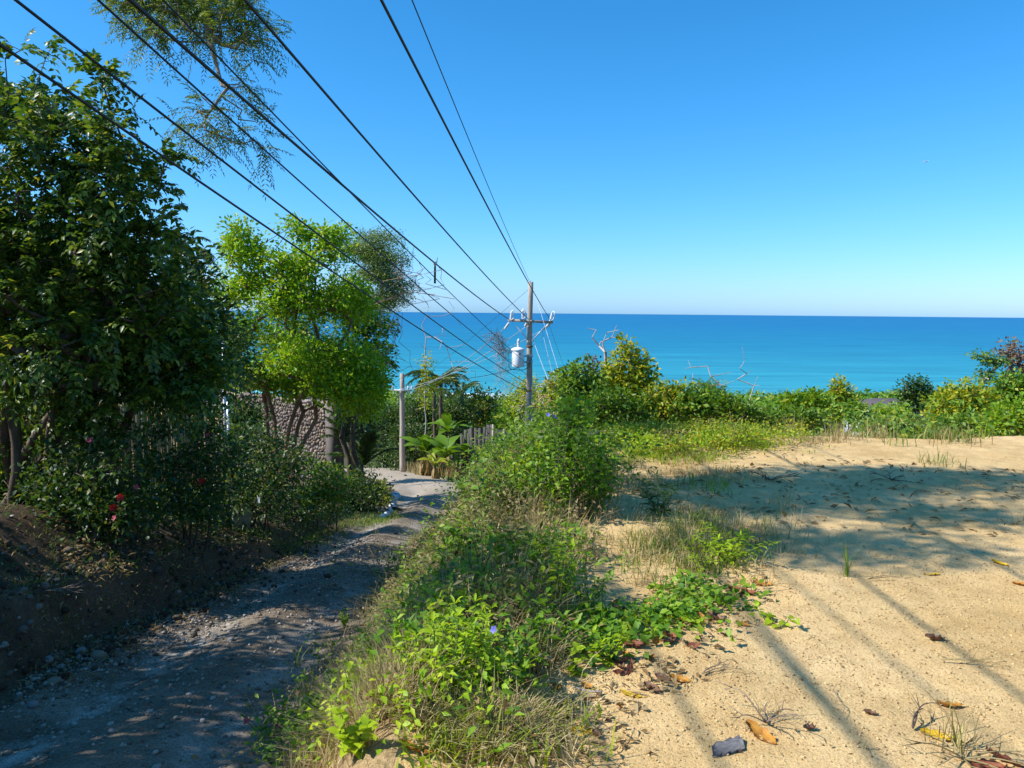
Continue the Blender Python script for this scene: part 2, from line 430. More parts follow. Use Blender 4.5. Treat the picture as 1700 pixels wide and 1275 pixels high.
# ------------------------------------------------------------------ sea
def sea_material():
    m, nt, out = newmat('sea_water')
    g = nt.nodes.new('ShaderNodeNewGeometry'); pos = g.outputs['Position']
    sx = nt.nodes.new('ShaderNodeSeparateXYZ'); nt.links.new(pos, sx.inputs[0])
    wn_ = noise(nt, .004, 3, .6, vec=pos)
    md = N(nt, 'ShaderNodeMath', operation='MULTIPLY_ADD'); nt.links.new(wn_, md.inputs[0]); md.inputs[1].default_value = 160; nt.links.new(sx.outputs[1], md.inputs[2])
    lg = N(nt, 'ShaderNodeMath', operation='LOGARITHM'); nt.links.new(md.outputs[0], lg.inputs[0]); lg.inputs[1].default_value = 10
    mr = N(nt, 'ShaderNodeMapRange'); nt.links.new(lg.outputs[0], mr.inputs[0]); mr.inputs[1].default_value = 2.65; mr.inputs[2].default_value = 4.5
    deep = ramp(nt, mr.outputs[0], [(0, (.11, .40, .42)), (.10, (.03, .28, .335)), (.28, (.010, .185, .29)), (.5, (.007, .148, .285)), (1, (.009, .13, .285))])
    # wind streaks lying across the view
    mp = N(nt, 'ShaderNodeMapping'); mp.inputs['Scale'].default_value = (.0035, .02, 1); nt.links.new(pos, mp.inputs[0])
    st = noise(nt, 1, 5, .65, vec=mp.outputs[0])
    stc = ramp(nt, st, [(.30, (.72, .78, .82)), (.5, (1, 1, 1)), (.72, (1.3, 1.22, 1.15))])
    mpb = N(nt, 'ShaderNodeMapping'); mpb.inputs['Scale'].default_value = (.006, .07, 1); nt.links.new(pos, mpb.inputs[0])
    stb = ramp(nt, noise(nt, 1, 6, .7, vec=mpb.outputs[0]), [(.40, (.70, .78, .86)), (.47, (.97, .98, .99)), (.54, (1, 1, 1)), (.62, (1.28, 1.2, 1.13))])
    x0 = nt.nodes.new('ShaderNodeMix'); x0.data_type = 'RGBA'; x0.blend_type = 'MULTIPLY'; x0.inputs[0].default_value = 1
    nt.links.new(deep, x0.inputs[6]); nt.links.new(stb, x0.inputs[7])
    x = nt.nodes.new('ShaderNodeMix'); x.data_type = 'RGBA'; x.blend_type = 'MULTIPLY'; x.inputs[0].default_value = .9
    nt.links.new(x0.outputs[2], x.inputs[6]); nt.links.new(stc, x.inputs[7])
    # surf near the beach
    mp2 = N(nt, 'ShaderNodeMapping'); mp2.inputs['Scale'].default_value = (.008, .05, 1); nt.links.new(pos, mp2.inputs[0])
    sf = noise(nt, 1, 6, .7, vec=mp2.outputs[0])
    near = N(nt, 'ShaderNodeMapRange'); nt.links.new(sx.outputs[1], near.inputs[0]); near.inputs[1].default_value = 490; near.inputs[2].default_value = 560; near.inputs[3].default_value = .52; near.inputs[4].default_value = -.1
    ad = N(nt, 'ShaderNodeMath', operation='ADD'); nt.links.new(sf, ad.inputs[0]); nt.links.new(near.outputs[0], ad.inputs[1])
    foam = ramp(nt, ad.outputs[0], [(.74, (0, 0, 0)), (.84, (1, 1, 1))])
    col = mixc(nt, foam, x.outputs[2], (.8, .85, .87))
    p = N(nt, 'ShaderNodeBsdfPrincipled', Roughness=.45); p.inputs['Specular IOR Level'].default_value = .16
    nt.links.new(col, p.inputs['Base Color'])
    mp3 = N(nt, 'ShaderNodeMapping'); mp3.inputs['Scale'].default_value = (.02, .06, 1); nt.links.new(pos, mp3.inputs[0])
    w = noise(nt, 1, 6, .6, vec=mp3.outputs[0])
    nt.links.new(bump(nt, w, .35, 4.0), p.inputs['Normal'])
    nt.links.new(p.outputs[0], out.inputs[0])
    return m
M['sea'] = sea_material()
xs = np.array([-90000, -20000, -5000, -1500, -500, 0, 500, 1500, 5000, 20000, 90000.])
yy = np.array([440, 520, 700, 1000, 2000, 5000, 12000, 30000, 90000.])
X, Y = np.meshgrid(xs, yy)
V = np.stack([X, Y, np.full_like(X, -55.0)], -1).reshape(-1, 3)
k = len(xs); i = np.arange(len(yy) - 1)[:, None] * k; j = np.arange(k - 1)[None]
sea = link('sea', mesh_np('sea', V, None, M['sea'], False, np.stack([i + j, i + j + 1, i + k + j + 1, i + k + j], -1).reshape(-1, 4)))
tag(sea, 'calm turquoise ocean darkening to blue at the horizon', None, None, 'structure')
# ------------------------------------------------------------------ leaves
LEAF4 = (np.array([(0, 0, 0), (.42, -.5, .09), (.5, 0, 0), (.42, .5, .09), (1, 0, -.14)]), np.array([(0, 2, 1), (0, 3, 2), (1, 2, 4), (2, 3, 4)]))
LEAF2 = (np.array([(0, 0, 0), (.45, -.5, .08), (1, 0, -.05), (.45, .5, .08)]), np.array([(0, 2, 1), (0, 3, 2)]))
LEAF8 = (np.array([(0, 0, 0), (.22, -.36, .05), (.55, -.46, .07), (.82, -.24, 0), (.3, 0, 0), (.65, 0, -.02), (.22, .36, .05), (.55, .46, .07), (.82, .24, 0), (1, 0, -.16)]),
         np.array([(0, 4, 1), (1, 4, 5), (1, 5, 2), (2, 5, 3), (3, 5, 9), (0, 6, 4), (6, 5, 4), (6, 7, 5), (7, 8, 5), (8, 9, 5)]))
def unit(v): return v / (np.linalg.norm(v, axis=-1, keepdims=True) + 1e-9)
def rdir(n, up=0.0, r=None):
    v = (r or rng).normal(size=(n, 3)); v = unit(v); v[:, 2] += up
    return unit(v)
class Leaves:
    def __init__(s): s.V = []; s.T = []; s.n = 0
    def add(s, P, D, Nn, L, W, tpl=LEAF4):
        P = np.atleast_2d(P); D = unit(np.atleast_2d(D)); n = len(P)
        if n == 0: return
        Sd = unit(np.cross(Nn, D)); Nn = np.cross(D, Sd)
        L = np.broadcast_to(np.asarray(L, float), (n,)); W = np.broadcast_to(np.asarray(W, float), (n,))
        t, f = tpl
        V = P[:, None] + t[None, :, 0:1] * (D * L[:, None])[:, None] + t[None, :, 1:2] * (Sd * W[:, None])[:, None] + t[None, :, 2:3] * (Nn * L[:, None])[:, None]
        s.V.append(V.reshape(-1, 3))
        s.T.append((f[None] + (s.n + np.arange(n) * len(t))[:, None, None]).reshape(-1, 3))
        s.n += n * len(t)
    def compound(s, P, D, L, leaf, pairs=6, droop=.35, wid=.42, tpl=LEAF4, fold=.2):
        """pinnate leaves: leaflets in pairs along a drooping rachis"""
        n = len(P); D = unit(D)
        L = np.broadcast_to(np.asarray(L, float), (n,)); leaf = np.broadcast_to(np.asarray(leaf, float), (n,))
        side = unit(np.cross(D, np.array((0, 0, 1.0))) + 1e-4)
        side = unit(side + .25 * rng.normal(size=side.shape))
        upv = unit(np.cross(side, D))
        t = (np.arange(pairs) + .6) / pairs
        B = P[:, None] + D[:, None] * (L[:, None] * t)[..., None] - np.array((0, 0, 1.0)) * (droop * L[:, None] * t ** 2)[..., None]
        tang = D[:, None] - np.array((0, 0, 1.0)) * (2 * droop * t)[None, :, None]
        tang = unit(tang)
        for sg in (-1, 1):
            d = sg * side[:, None] * .85 + tang * .55 - np.array((0, 0, 1.0)) * fold + .12 * rng.normal(size=B.shape)
            nn = upv[:, None] + .25 * rng.normal(size=B.shape)
            ll = leaf[:, None] * (.75 + .35 * np.sin(t * 2.6))[None]
            s.add(B.reshape(-1, 3), d.reshape(-1, 3), nn.reshape(-1, 3), ll.ravel(), ll.ravel() * wid, tpl)
        s.add(P + D * L[:, None] - np.array((0, 0, 1.0)) * (droop * L)[:, None], tang[:, -1], upv, leaf, leaf * wid, tpl)
    def mesh(s, name, mat, off=None):
        V = np.concatenate(s.V)
        if off is not None: V = V - np.asarray(off)
        return mesh_np(name, V, np.concatenate(s.T), mat)

# ------------------------------------------------------------------ branching skeletons
def skeleton(start_nodes, tips, step=.35, bend=.35, wiggle=.06, lowbias=.25):
    """joins every tip to the nearest place on the growing tree; returns branches and node data"""
    pts = [np.array(p, float) for p in start_nodes]
    par = list(range(-1, len(pts) - 1)); chains = [list(range(len(pts)))]
    P = np.zeros((len(pts) + len(tips) * 14 + 10, 3)); P[:len(pts)] = pts; n = len(pts)
    root = P[0]
    order = np.argsort(np.linalg.norm(tips - P[n - 1], axis=1))
    tipnode = {}
    for ti in order:
        t = tips[ti]
        d = np.linalg.norm(P[:n] - t, axis=1) + lowbias * np.maximum(0, P[:n, 2] - t[2])
        a = int(d.argmin()); A = P[a]; ln = np.linalg.norm(t - A)
        k = int(min(12, max(1, round(ln / step))))
        pd = unit(A - P[par[a]]) if par[a] >= 0 else np.array((0, 0, 1.0))
        c = A + pd * ln * bend
        ch = [a]
        for q in range(1, k + 1):
            u = q / k
            pos = (1 - u) ** 2 * A + 2 * u * (1 - u) * c + u * u * t
            if q < k: pos = pos + rng.normal(size=3) * wiggle * ln / k
            P[n] = pos; par.append(ch[-1]); ch.append(n); n += 1
        chains.append(ch); tipnode[int(ti)] = n - 1
    cnt = np.zeros(n)
    for v in tipnode.values(): cnt[v] = 1
    for v in range(n - 1, 0, -1):
        cnt[par[v]] += cnt[v]
    return P[:n], par, chains, cnt, tipnode
def wood_mesh(mb, P, chains, cnt, r_tip, r_root, k=6):
    p = math.log(max(r_root / r_tip, 1.01)) / math.log(max(cnt.max(), 2))
    rad = r_tip * np.maximum(cnt, 1) ** p
    for ci, ch in enumerate(chains):
        if len(ch) < 2: continue
        rr = rad[ch].copy()
        if ci: rr[0] = min(rr[0], rr[1] * 1.15)
        big = rr.max() > .03
        mb.tube(P[ch], rr, k if big else 4, cap=False)
def lobe_tips(lobes, n, shell=.45):
    """points spread through ellipsoids, denser towards their skins"""
    w = np.array([l[1][0] * l[1][1] * l[1][2] for l in lobes]) ** .7; w = w / w.sum()
    out = []
    for (c, r), k in zip(lobes, rng.multinomial(n, w)):
        d = rdir(k); u = rng.random(k) ** shell
        out.append(np.array(c) + d * u[:, None] * np.array(r))
    return np.concatenate(out)
def L(px, py, Y, rpx, rpy, depth=None):
    c = at(px, py, Y)
    return (c, (rpx / F * Y, (depth if depth is not None else rpx / F * Y), rpy / F * Y))
def foliage(lv, P, tips_idx_pos, dirs_, style, n_per, size, spread, tpl=LEAF4, wid=.45):
    n = len(tips_idx_pos)
    if style == 'compound':
        for q in range(n_per):
            D = unit(dirs_ * .7 + rdir(n, .05) * .9)
            lv.compound(tips_idx_pos + rng.normal(size=(n, 3)) * spread * .25, D, size * 3.2 * rng.uniform(.7, 1.2, n), size * rng.uniform(.8, 1.15, n), 5, .35, wid, tpl)
    elif style == 'feather':
        for q in range(n_per):
            D = unit(dirs_ * .8 + rdir(n, -.1) * .8)
            lv.compound(tips_idx_pos + rng.normal(size=(n, 3)) * spread * .3, D, size * 5 * rng.uniform(.7, 1.2, n), size, 9, .3, .2, LEAF2, .25)
    elif style == 'layer':                       # flat sprays
        Pp = np.repeat(tips_idx_pos, n_per, 0); a = rng.uniform(0, 6.283, n * n_per); rr = np.sqrt(rng.random(n * n_per)) * spread
        off = np.stack([np.cos(a) * rr, np.sin(a) * rr, rng.normal(size=n * n_per) * spread * .30 - .35 * rr ** 2 / spread], -1)
        D = unit(np.stack([np.cos(a), np.sin(a), rng.uniform(-.7, .15, n * n_per)], -1) + .4 * rng.normal(size=(n * n_per, 3)))
        Nn = np.array((0, 0, 1.0)) + .45 * rng.normal(size=(n * n_per, 3))
        lv.add(Pp + off, D, Nn, size * rng.uniform(.7, 1.2, n * n_per), size * wid * rng.uniform(.8, 1.2, n * n_per), tpl)
    else:                                        # 'bunch'
        Pp = np.repeat(tips_idx_pos, n_per, 0); d = rdir(n * n_per, .15)
        off = d * (rng.random(n * n_per) ** .5 * spread)[:, None]
        D = unit(d + np.repeat(dirs_, n_per, 0) * .4 + np.array((0, 0, -.25)) + .4 * rng.normal(size=off.shape))
        Nn = np.array((-.35, -.1, .9)) * .8 + .55 * rng.normal(size=off.shape)
        lv.add(Pp + off, D, Nn, size * rng.uniform(.7, 1.2, n * n_per), size * wid * rng.uniform(.8, 1.2, n * n_per), tpl)
def make_tree(name, label, cat, base, lobes, ntips, style, n_per, size, spread, leaf_mat, bark, r_root=.12, r_tip=.006, stems=1, stem_spread=.25,
              tpl=LEAF4, wid=.45, group=None, start=None, tip_filter=None, fork=.45, step=.35, shell=.45, wiggle=.1, bend=.35, inner=0.0, sides=7):
    """a plant as one thing: woody part and leafy crown"""
    base = np.array(base, float)
    tips = lobe_tips(lobes, ntips, shell)
    if tip_filter is not None: tips = tips[tip_filter(tips)]
    root = thing(name, label, cat, base, group)
    mb = MB(); lv = Leaves()
    cen = tips.mean(0)
    seg = np.array_split(np.arange(len(tips))[np.argsort(np.arctan2(tips[:, 1] - cen[1], tips[:, 0] - cen[0]) + rng.normal(size=len(tips)) * .3)], stems)
    for s_ in seg:
        if len(s_) == 0: continue
        tt = tips[s_]
        b = base + np.array([rng.normal() * stem_spread * .5, rng.normal() * stem_spread * .5, -.08]) if stems > 1 else base + np.array((0, 0, -.1))
        top = b + (tt.mean(0) - b) * fork if stems > 1 else base + (cen - base) * fork
        k = max(3, int(np.linalg.norm(top - b) / step) + 1)
        st = [b + (top - b) * q / k + (np.array([math.sin(q * 1.3 + b[0] * 9), math.cos(q * 1.1 + b[1] * 7), 0]) * .02 * np.linalg.norm(top - b) if 0 < q else 0) for q in range(k + 1)]
        if start is not None: st = [b] + [np.array(p) for p in start]
        P, par, chains, cnt, tn = skeleton(st, tt, step, bend, wiggle)
        wood_mesh(mb, P, chains, cnt, r_tip, r_root, sides)
        ii = np.array([tn[i] for i in range(len(tt))]); pp = np.array([par[i] for i in ii])
        dd = unit(P[ii] - P[pp])
        foliage(lv, None, P[ii], dd, style, n_per, size, spread, tpl, wid)
        if inner:
            mid = rng.choice(len(P), int(len(P) * inner)); foliage(lv, None, P[mid], rdir(len(mid), .2), style, max(1, n_per // 2), size, spread, tpl, wid)
    mb.build('trunk', bark, root, True, base)
    link('crown', lv.mesh('crown', leaf_mat, base), root, kind='stuff')
    return root

# leaf colours
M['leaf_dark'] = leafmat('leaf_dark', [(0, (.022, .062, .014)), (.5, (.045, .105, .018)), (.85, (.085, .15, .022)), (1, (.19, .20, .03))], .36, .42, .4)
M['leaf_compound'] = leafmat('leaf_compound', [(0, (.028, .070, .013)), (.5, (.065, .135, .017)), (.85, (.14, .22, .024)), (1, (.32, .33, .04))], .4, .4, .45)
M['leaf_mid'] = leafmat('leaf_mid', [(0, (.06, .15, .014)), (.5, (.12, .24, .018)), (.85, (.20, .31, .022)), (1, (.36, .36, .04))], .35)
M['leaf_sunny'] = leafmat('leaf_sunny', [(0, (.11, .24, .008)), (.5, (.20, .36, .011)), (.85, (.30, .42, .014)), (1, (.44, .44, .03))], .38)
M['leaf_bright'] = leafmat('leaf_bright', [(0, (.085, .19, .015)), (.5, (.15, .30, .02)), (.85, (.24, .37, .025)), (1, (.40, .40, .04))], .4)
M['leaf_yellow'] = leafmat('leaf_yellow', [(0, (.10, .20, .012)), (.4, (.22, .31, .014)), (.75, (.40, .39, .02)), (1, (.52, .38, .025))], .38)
M['leaf_feather'] = leafmat('leaf_feather', [(0, (.06, .13, .02)), (.5, (.12, .20, .03)), (1, (.26, .30, .05))], .35)
M['leaf_grey'] = leafmat('leaf_grey', [(0, (.09, .17, .04)), (.5, (.17, .26, .055)), (1, (.30, .35, .09))], .3)
M['leaf_palm'] = leafmat('leaf_palm', [(0, (.02, .055, .015)), (.5, (.045, .10, .02)), (1, (.12, .18, .035))], .25, .4, .4)
M['leaf_dry'] = leafmat('leaf_dry', [(0, (.17, .10, .045)), (.5, (.32, .22, .10)), (1, (.46, .36, .19))], .25, .8, .1, (1.2, 1.0, .7))
M['brush'] = leafmat('brush', [(0, (.06, .09, .02)), (.35, (.14, .16, .035)), (.6, (.25, .19, .08)), (.85, (.38, .30, .14)), (1, (.20, .28, .035))], .3, .7, .2)
M['straw'] = leafmat('straw', [(0, (.28, .20, .085)), (.5, (.42, .33, .15)), (1, (.58, .48, .25))], .3, .7, .2, (1.2, 1.1, .7))
M['grass_green'] = leafmat('grass_green', [(0, (.06, .13, .018)), (.5, (.13, .22, .025)), (.8, (.24, .30, .04)), (1, (.42, .36, .10))], .35, .5, .3)
M['grass_lime'] = leafmat('grass_lime', [(0, (.16, .26, .015)), (.5, (.27, .38, .02)), (1, (.42, .46, .04))], .4, .5, .3)
M['red_brown'] = leafmat('red_brown', [(0, (.14, .085, .055)), (.4, (.22, .14, .09)), (.8, (.30, .20, .12)), (1, (.14, .20, .05))], .25, .8, .1, (1.2, .9, .6))
# ------------------------------------------------------------------ main utility pole
PY = 32.0
ptop = at(881, 468, PY); pbase = drop(ptop[0] - .05, PY)
pole = thing('utility_pole', 'tall weathered grey wooden pole carrying a crossarm and transformer', 'utility pole', pbase)
mb = MB()
n = 14; hh = ptop[2] - pbase[2]
mb.tube([(0.05 * q / n + .012 * math.sin(q), .01 * math.sin(q * 2.1), -.4 + (hh + .4) * q / n) for q in range(n + 1)], np.linspace(.15, .105, n + 1), 14)
mb.build('shaft', M['grey_wood'], pole, True)
zc = at(880, 533, PY)[2] - pbase[2]
CA0 = at(845, 531.5, PY - .22); CA1 = at(916, 535, PY - .22)
def loc(p): return np.array(p) - pbase
mb = MB(); c = (loc(CA0) + loc(CA1)) / 2; ln = np.linalg.norm(CA1 - CA0) + .1
dvec = unit(loc(CA1) - loc(CA0)); tilt = math.atan2(dvec[2], dvec[0])
mb.box(c, (ln, .10, .11), Matrix.Rotation(-tilt, 3, 'Y')); mb.build('crossarm', M['grey_wood'], pole)
for sx, px in ((-1, 857), (1, 905)):
    a = loc(at(px, 541 + (px > 880), PY - .26)); b = np.array((.05 + sx * .06, -.17, loc(at(880, 566, PY))[2]))
    mb = MB(); mb.tube([a, b], .022, 5); mb.build('brace', M['galv'], pole)
def insulator(px, py, lean, label):
    """cutout: a ribbed porcelain body with a fuse barrel arched in front"""
    p = loc(at(px, py, PY - .24))
    mb = MB(); Mx = Matrix.Rotation(lean, 3, 'Y')
    prof = [(.0, 0), (.035, 0)]
    for q in range(6): prof += [(.034, .03 + q * .06), (.065, .045 + q * .06), (.04, .07 + q * .06)]
    prof += [(.03, .42), (0, .43)]
    mb.lathe(prof, p, 12, Mx); ins = mb.build('insulator', M['porcelain'], pole, True)
    mb = MB(); R_ = np.array(Mx)
    mb.tube([p + R_ @ np.array(v) for v in ((.02, -.06, .03), (.10, -.09, .12), (.12, -.1, .28), (.06, -.09, .44), (0, -.03, .45))], .022, 6)
    mb.build('fuse_barrel', M['porcelain'], ins)
insulator(847.5, 533, .12, ''); insulator(868, 531, -.05, ''); insulator(913, 534, .25, '')
# strain insulators of the spans, lying along the wires
def strain(a, b):
    mb = MB(); a = np.array(a); b = np.array(b); k = 9
    P_ = [a + (b - a) * q / (k * 2) for q in range(k * 2 + 1)]
    mb.tube(P_, [.055 if q % 2 else .03 for q in range(k * 2 + 1)], 8); mb.build('strain_insulator', M['porcelain'], pole)
strain(loc(at(845, 536, PY - .3)), loc(at(838, 546, PY - .1))); strain(loc(at(876, 535, PY - .2)), loc(at(872, 541, PY + .2)))
strain(loc(at(913, 537, PY - .2)), loc(at(903, 546, PY + .2)))
# transformer can
tb = loc(at(860, 609, PY - .35)); tt = loc(at(860, 581.5, PY - .35))
tr = link('transformer', None, pole)
mb = MB(); r_ = .262; ht = tt[2] - tb[2]
mb.lathe([(0, 0), (r_ * .94, 0), (r_, .03), (r_, ht - .02), (r_ * .97, ht)], tb, 28); mb.build('tank', M['paint'], tr, True)
mb = MB(); mb.lathe([(r_ * 1.12, 0), (r_ * 1.14, .03), (r_ * .9, .09), (.1, .13), (0, .135)], tt, 28); mb.build('lid', M['paint'], tr, True)
mb = MB(); prof = [(.07, 0)]
for q in range(4): prof += [(.05, .05 + q * .07), (.075, .07 + q * .07), (.05, .10 + q * .07)]
prof += [(.03, .36), (0, .37)]
mb.lathe(prof, tt + np.array((.02, 0, .12)), 12); mb.build('bushing', M['porcelain'], tr, True)
mb = MB()
for z in (.22, .58):
    mb = MB(); mb.box(tb + np.array((r_ + .13, .05, ht * z + .05)), (.30, .07, .06)); mb.build('bracket', M['galv'], tr)
    mb = MB(); mb.lathe([(.145, -.03), (.16, -.03), (.16, .03), (.145, .03)], (.03, 0, tb[2] + ht * z + .05), 16); mb.build('clamp', M['galv'], tr)
mb = MB(); mb.lathe([(.03, -.01), (.05, -.01), (.05, .012), (0, .014)], tb + np.array((.06, -r_ * .97, ht * .8)), 10, Matrix.Rotation(R(90), 3, 'X')); mb.build('gauge', M['rust'], tr)
mb = MB(); a = tb + np.array((-r_ - .12, -.1, ht * .93))
mb.tube([tb + np.array(v) for v in ((-r_, -.05, ht * .9), (-r_ - .13, -.1, ht * .85), (-r_ - .13, -.1, .05), (-r_ - .05, -.12, -.09), (0, -.12, -.13), (r_, -.12, -.12), (r_ + .2, -.1, .02), (r_ + .25, 0, .3))], .016, 6)
mb.build('lead_wire', M['cable'], tr)
for py in (575, 648, 680, 700):
    mb = MB(); mb.lathe([(.135, -.035), (.15, -.03), (.15, .03), (.135, .035)], (.03, 0, loc(at(880, py, PY))[2]), 14); mb.build('pole_band', M['rust'], pole)
mb = MB(); mb.tube([(.13, -.1, hh * .62), (.17, -.1, hh * .4), (.19, -.09, .2)], .018, 5); mb.build('ground_conduit', M['galv'], pole)
mb = MB(); mb.tube([(.04, 0, hh - .02), (.02, -.05, hh + .06)], .02, 6); mb.build('top_pin', M['galv'], pole)

# ------------------------------------------------------------------ small pole by the road bend
q0 = at(667.5, 620, 45); q1 = drop(q0[0], 45)
pole2 = thing('utility_pole', 'short pale wooden pole with small crossarm at the road bend', 'utility pole', q1)
h2 = q0[2] - q1[2]
mb = MB(); mb.tube([(.01 * math.sin(q * 2), 0, -.3 + (h2 + .3) * q / 8) for q in range(9)], np.linspace(.19, .13, 9), 12); mb.build('shaft', M['grey_wood'], pole2, True)
a = at(652, 648, 44.8) - q1; b = at(684, 648, 44.8) - q1
mb = MB(); mb.box((a + b) / 2, (b[0] - a[0], .09, .09)); mb.build('crossarm', M['galv'], pole2)
for p_ in (a, b, (a + b) / 2 + np.array((.35, 0, 0))):
    mb = MB(); mb.lathe([(.03, 0), (.07, .04), (.05, .10), (.075, .14), (.04, .22), (0, .23)], p_ + np.array((0, 0, .03)), 10); mb.build('insulator', M['porcelain'], pole2, True)
for sx in (-1, 1):
    mb = MB(); mb.tube([(sx * .45, -.18, a[2] - .03), (sx * .12, -.16, a[2] - .55)], .02, 5); mb.build('brace', M['galv'], pole2)

# ------------------------------------------------------------------ wires
def wire(name, label, p0, p1, r, sag=.2, ext=0.0, mat='cable', group=None, n=56, cat='cable'):
    """from p0 (far end) to p1 and on past it by ext times the span, hanging in a shallow curve"""
    global last_wire
    p0 = np.array(p0); p1 = np.array(p1)
    t = np.linspace(0, 1 + ext, n)
    P = p0 + (p1 - p0) * t[:, None]
    s = t / (1 + ext)
    P[:, 2] -= sag * 4 * s * (1 - s)
    last_wire = P
    mb = MB(); mb.tube(P - p0, r, 6)
    o = mb.build(name, M[mat], None, True); o.location = p0
    return tag(o, label, cat, group)
G = 'overhead wires running uphill to the camera'
def span(px0, py0, Y0, px1, py1, Y1, r, label, sag, yend=-9, mat='cable'):
    p0 = at(px0, py0, Y0); p1 = at(px1, py1, Y1)
    ext = (Y1 - yend) / (Y0 - Y1)
    # the sag is added afterwards, so lift the through point by the sag it will get there
    s = 1 / (1 + ext); p1 = p1 + np.array((0, 0, sag * 4 * s * (1 - s)))
    return wire('overhead_wire', label, p0, p1, r, sag, ext, mat, G)
span(915, 533, PY - .3, 633, 0, 6.0, .0135, 'thick black wire ending at the right end of the crossarm', .30)
span(880, 532, PY - .3, 407, 0, 6.0, .0135, 'thick black wire ending at the middle of the crossarm', .30)
span(846, 531, PY - .3, 216, 0, 6.0, .0165, 'thick black wire ending at the left end of the crossarm', .35); left_wire = last_wire
span(880, 469, PY, 684, 0, 7.5, .007, 'thin wire running to the very top of the tall pole', .25)
span(875, 604, PY, 271, 0, 6.6, .009, 'thin black cable with dry vines hanging near the tall pole', .35)
span(875, 622, PY, 163, 0, 6.0, .010, 'thin cable just below the thick wire at the upper left', .35)
span(874, 636, PY, 26, 0, 5.6, .012, 'black cable passing above the dark tree top', .4)
span(874, 650, PY, 0, 74, 5.4, .012, 'lowest black cable crossing in front of the dark tree', .4)
# lines from the crossarm down to the short pole
for (x0, y0, x1, y1, lab) in ((842, 540, 684, 647, 'pale wire from left crossarm end down to the short pole'), (872, 543, 676, 648, 'pale wire from crossarm middle down to the short pole'),
                              (902, 547, 655, 648, 'pale wire from right crossarm end down to the short pole')):
    wire('service_wire', lab, at(x0, y0, PY), at(x1, y1, 44.8), .011, .35, 0, 'pale_cable', 'pale wires between the two poles', 30)
wire('service_wire', 'black cable from the tall pole to the short pole top', at(875, 606, PY), at(668, 622, 45), .014, .45, 0, 'cable', None, 30)
# guys and lines going down behind the bushes to the right
for (x0, y0, Y0, x1, y1, Y1, r, m_, lab) in ((884, 473, PY, 968, 745, 27, .008, 'pale_cable', 'pale guy wire from the pole top down to the bushes'),
        (884, 562, PY, 930, 680, 29, .011, 'pale_cable', 'thicker pale guy wire starting below the crossarm'),
        (899, 545, PY, 938, 700, 30, .011, 'pale_cable', 'pale guy wire from right of the crossarm brace'),
        (912, 540, PY, 956, 660, 38, .006, 'cable', 'thin dark wire leaving the right crossarm end downhill'),
        (846, 536, PY, 836, 500, 60, .004, 'cable', 'thin dark wire leaving the left crossarm end seaward')):
    if '836' in str(x1): continue
    wire('guy_wire', lab, at(x0, y0, Y0), at(x1, y1, Y1), r, .05, 0, m_, None, 16)
wire('service_wire', 'thin grey line slanting from the pole top to the left', at(880, 478, PY), at(640, 665, 60), .006, .3, 0, 'cable', None, 30)
# the dark rod that hangs from the left thick wire
tt_ = np.linspace(0, 1, 4000); ix = np.linspace(0, len(left_wire) - 1, 4000)
fw = np.stack([np.interp(ix, np.arange(len(left_wire)), left_wire[:, c]) for c in range(3)], -1)
pv = (fw - EYE) @ CMn; pxs = 850 - F * pv[:, 0] / pv[:, 2]
p = fw[np.abs(np.where(pv[:, 2] < -1, pxs, 1e9) - 722).argmin()]
rod = thing('hanging_rod', 'short dark rod hanging straight down from a thick wire', 'rod', p)
mb = MB(); mb.tube([(0, 0, .02), (.003, 0, -.1), (0, 0, -.45)], [.012, .024, .024], 8); mb.build('rod', M['cable'], rod)
mb = MB(); mb.lathe([(.0, -.03), (.035, -.03), (.035, .03), (0, .03)], (0, 0, .0), 8); mb.build('clamp', M['galv'], rod)
# dry vines tangled on the cables
def strands(name, label, top, length, n, mat, spread, cat='vine'):
    mb = MB(); top = np.array(top)
    for q in range(n):
        a = rng.normal(size=3) * np.array((spread, spread * .4, spread * .5)); l_ = length * rng.uniform(.25, 1)
        P_ = [a + np.array((rng.normal() * .05 * k, rng.normal() * .04 * k, -l_ * k / 6)) for k in range(7)]
        mb.tube(P_, .0065, 3, False)
    o = mb.build(name, M[mat]); o.location = top
    return tag(o, label, cat, None)
strands('dry_vine', 'brown dry vine tangle hanging on cables left of the transformer', at(824, 552, 29.5), .9, 26, 'twig', .16)
strands('dry_vine', 'long pale dry vine hanging down beside the transformer', at(834, 566, 29.5), 2.3, 30, 'dead_wood', .10)
strands('dry_vine', 'wispy dry vine strands hanging from wires beside the feathery tree', at(690, 440, 15), .9, 12, 'twig', .3)
strands('dry_vine', 'thin dark vine strands hanging over the sea left of centre', at(655, 520, 20), 1.9, 9, 'bark', .28)

# ------------------------------------------------------------------ reed fence behind the hibiscus
fb = np.array([drop(*at(px, 790, Y)[:2]) for px, Y in ((-260, 10.4), (-150, 10.6), (40, 11.2), (130, 11.6), (220, 12.0), (300, 12.6), (370, 13.4))])
fence = thing('reed_fence', 'tan reed fence half hidden behind dark hibiscus bushes', 'fence', fb[0])
mb = MB(); pr = MB()
for a, b in zip(fb[:-1], fb[1:]):
    a = a - fb[0]; b = b - fb[0]; m_ = int(np.linalg.norm(b - a) / .024)
    for q in range(m_):
        p = a + (b - a) * q / m_; h_ = 1.72 + rng.uniform(-.05, .04) + .05 * math.sin(q * .05)
        mb.tube([p + (0, 0, -.2), p + np.array((rng.normal() * .006, rng.normal() * .008, h_ * .5)), p + np.array((rng.normal() * .010, rng.normal() * .012, h_))], .0135, 5)
M['reed'] = leafmat('reed', [(0, (.30, .19, .08)), (.5, (.44, .30, .13)), (1, (.56, .40, .20))], .1, .7, .2, (1.1, .9, .6))
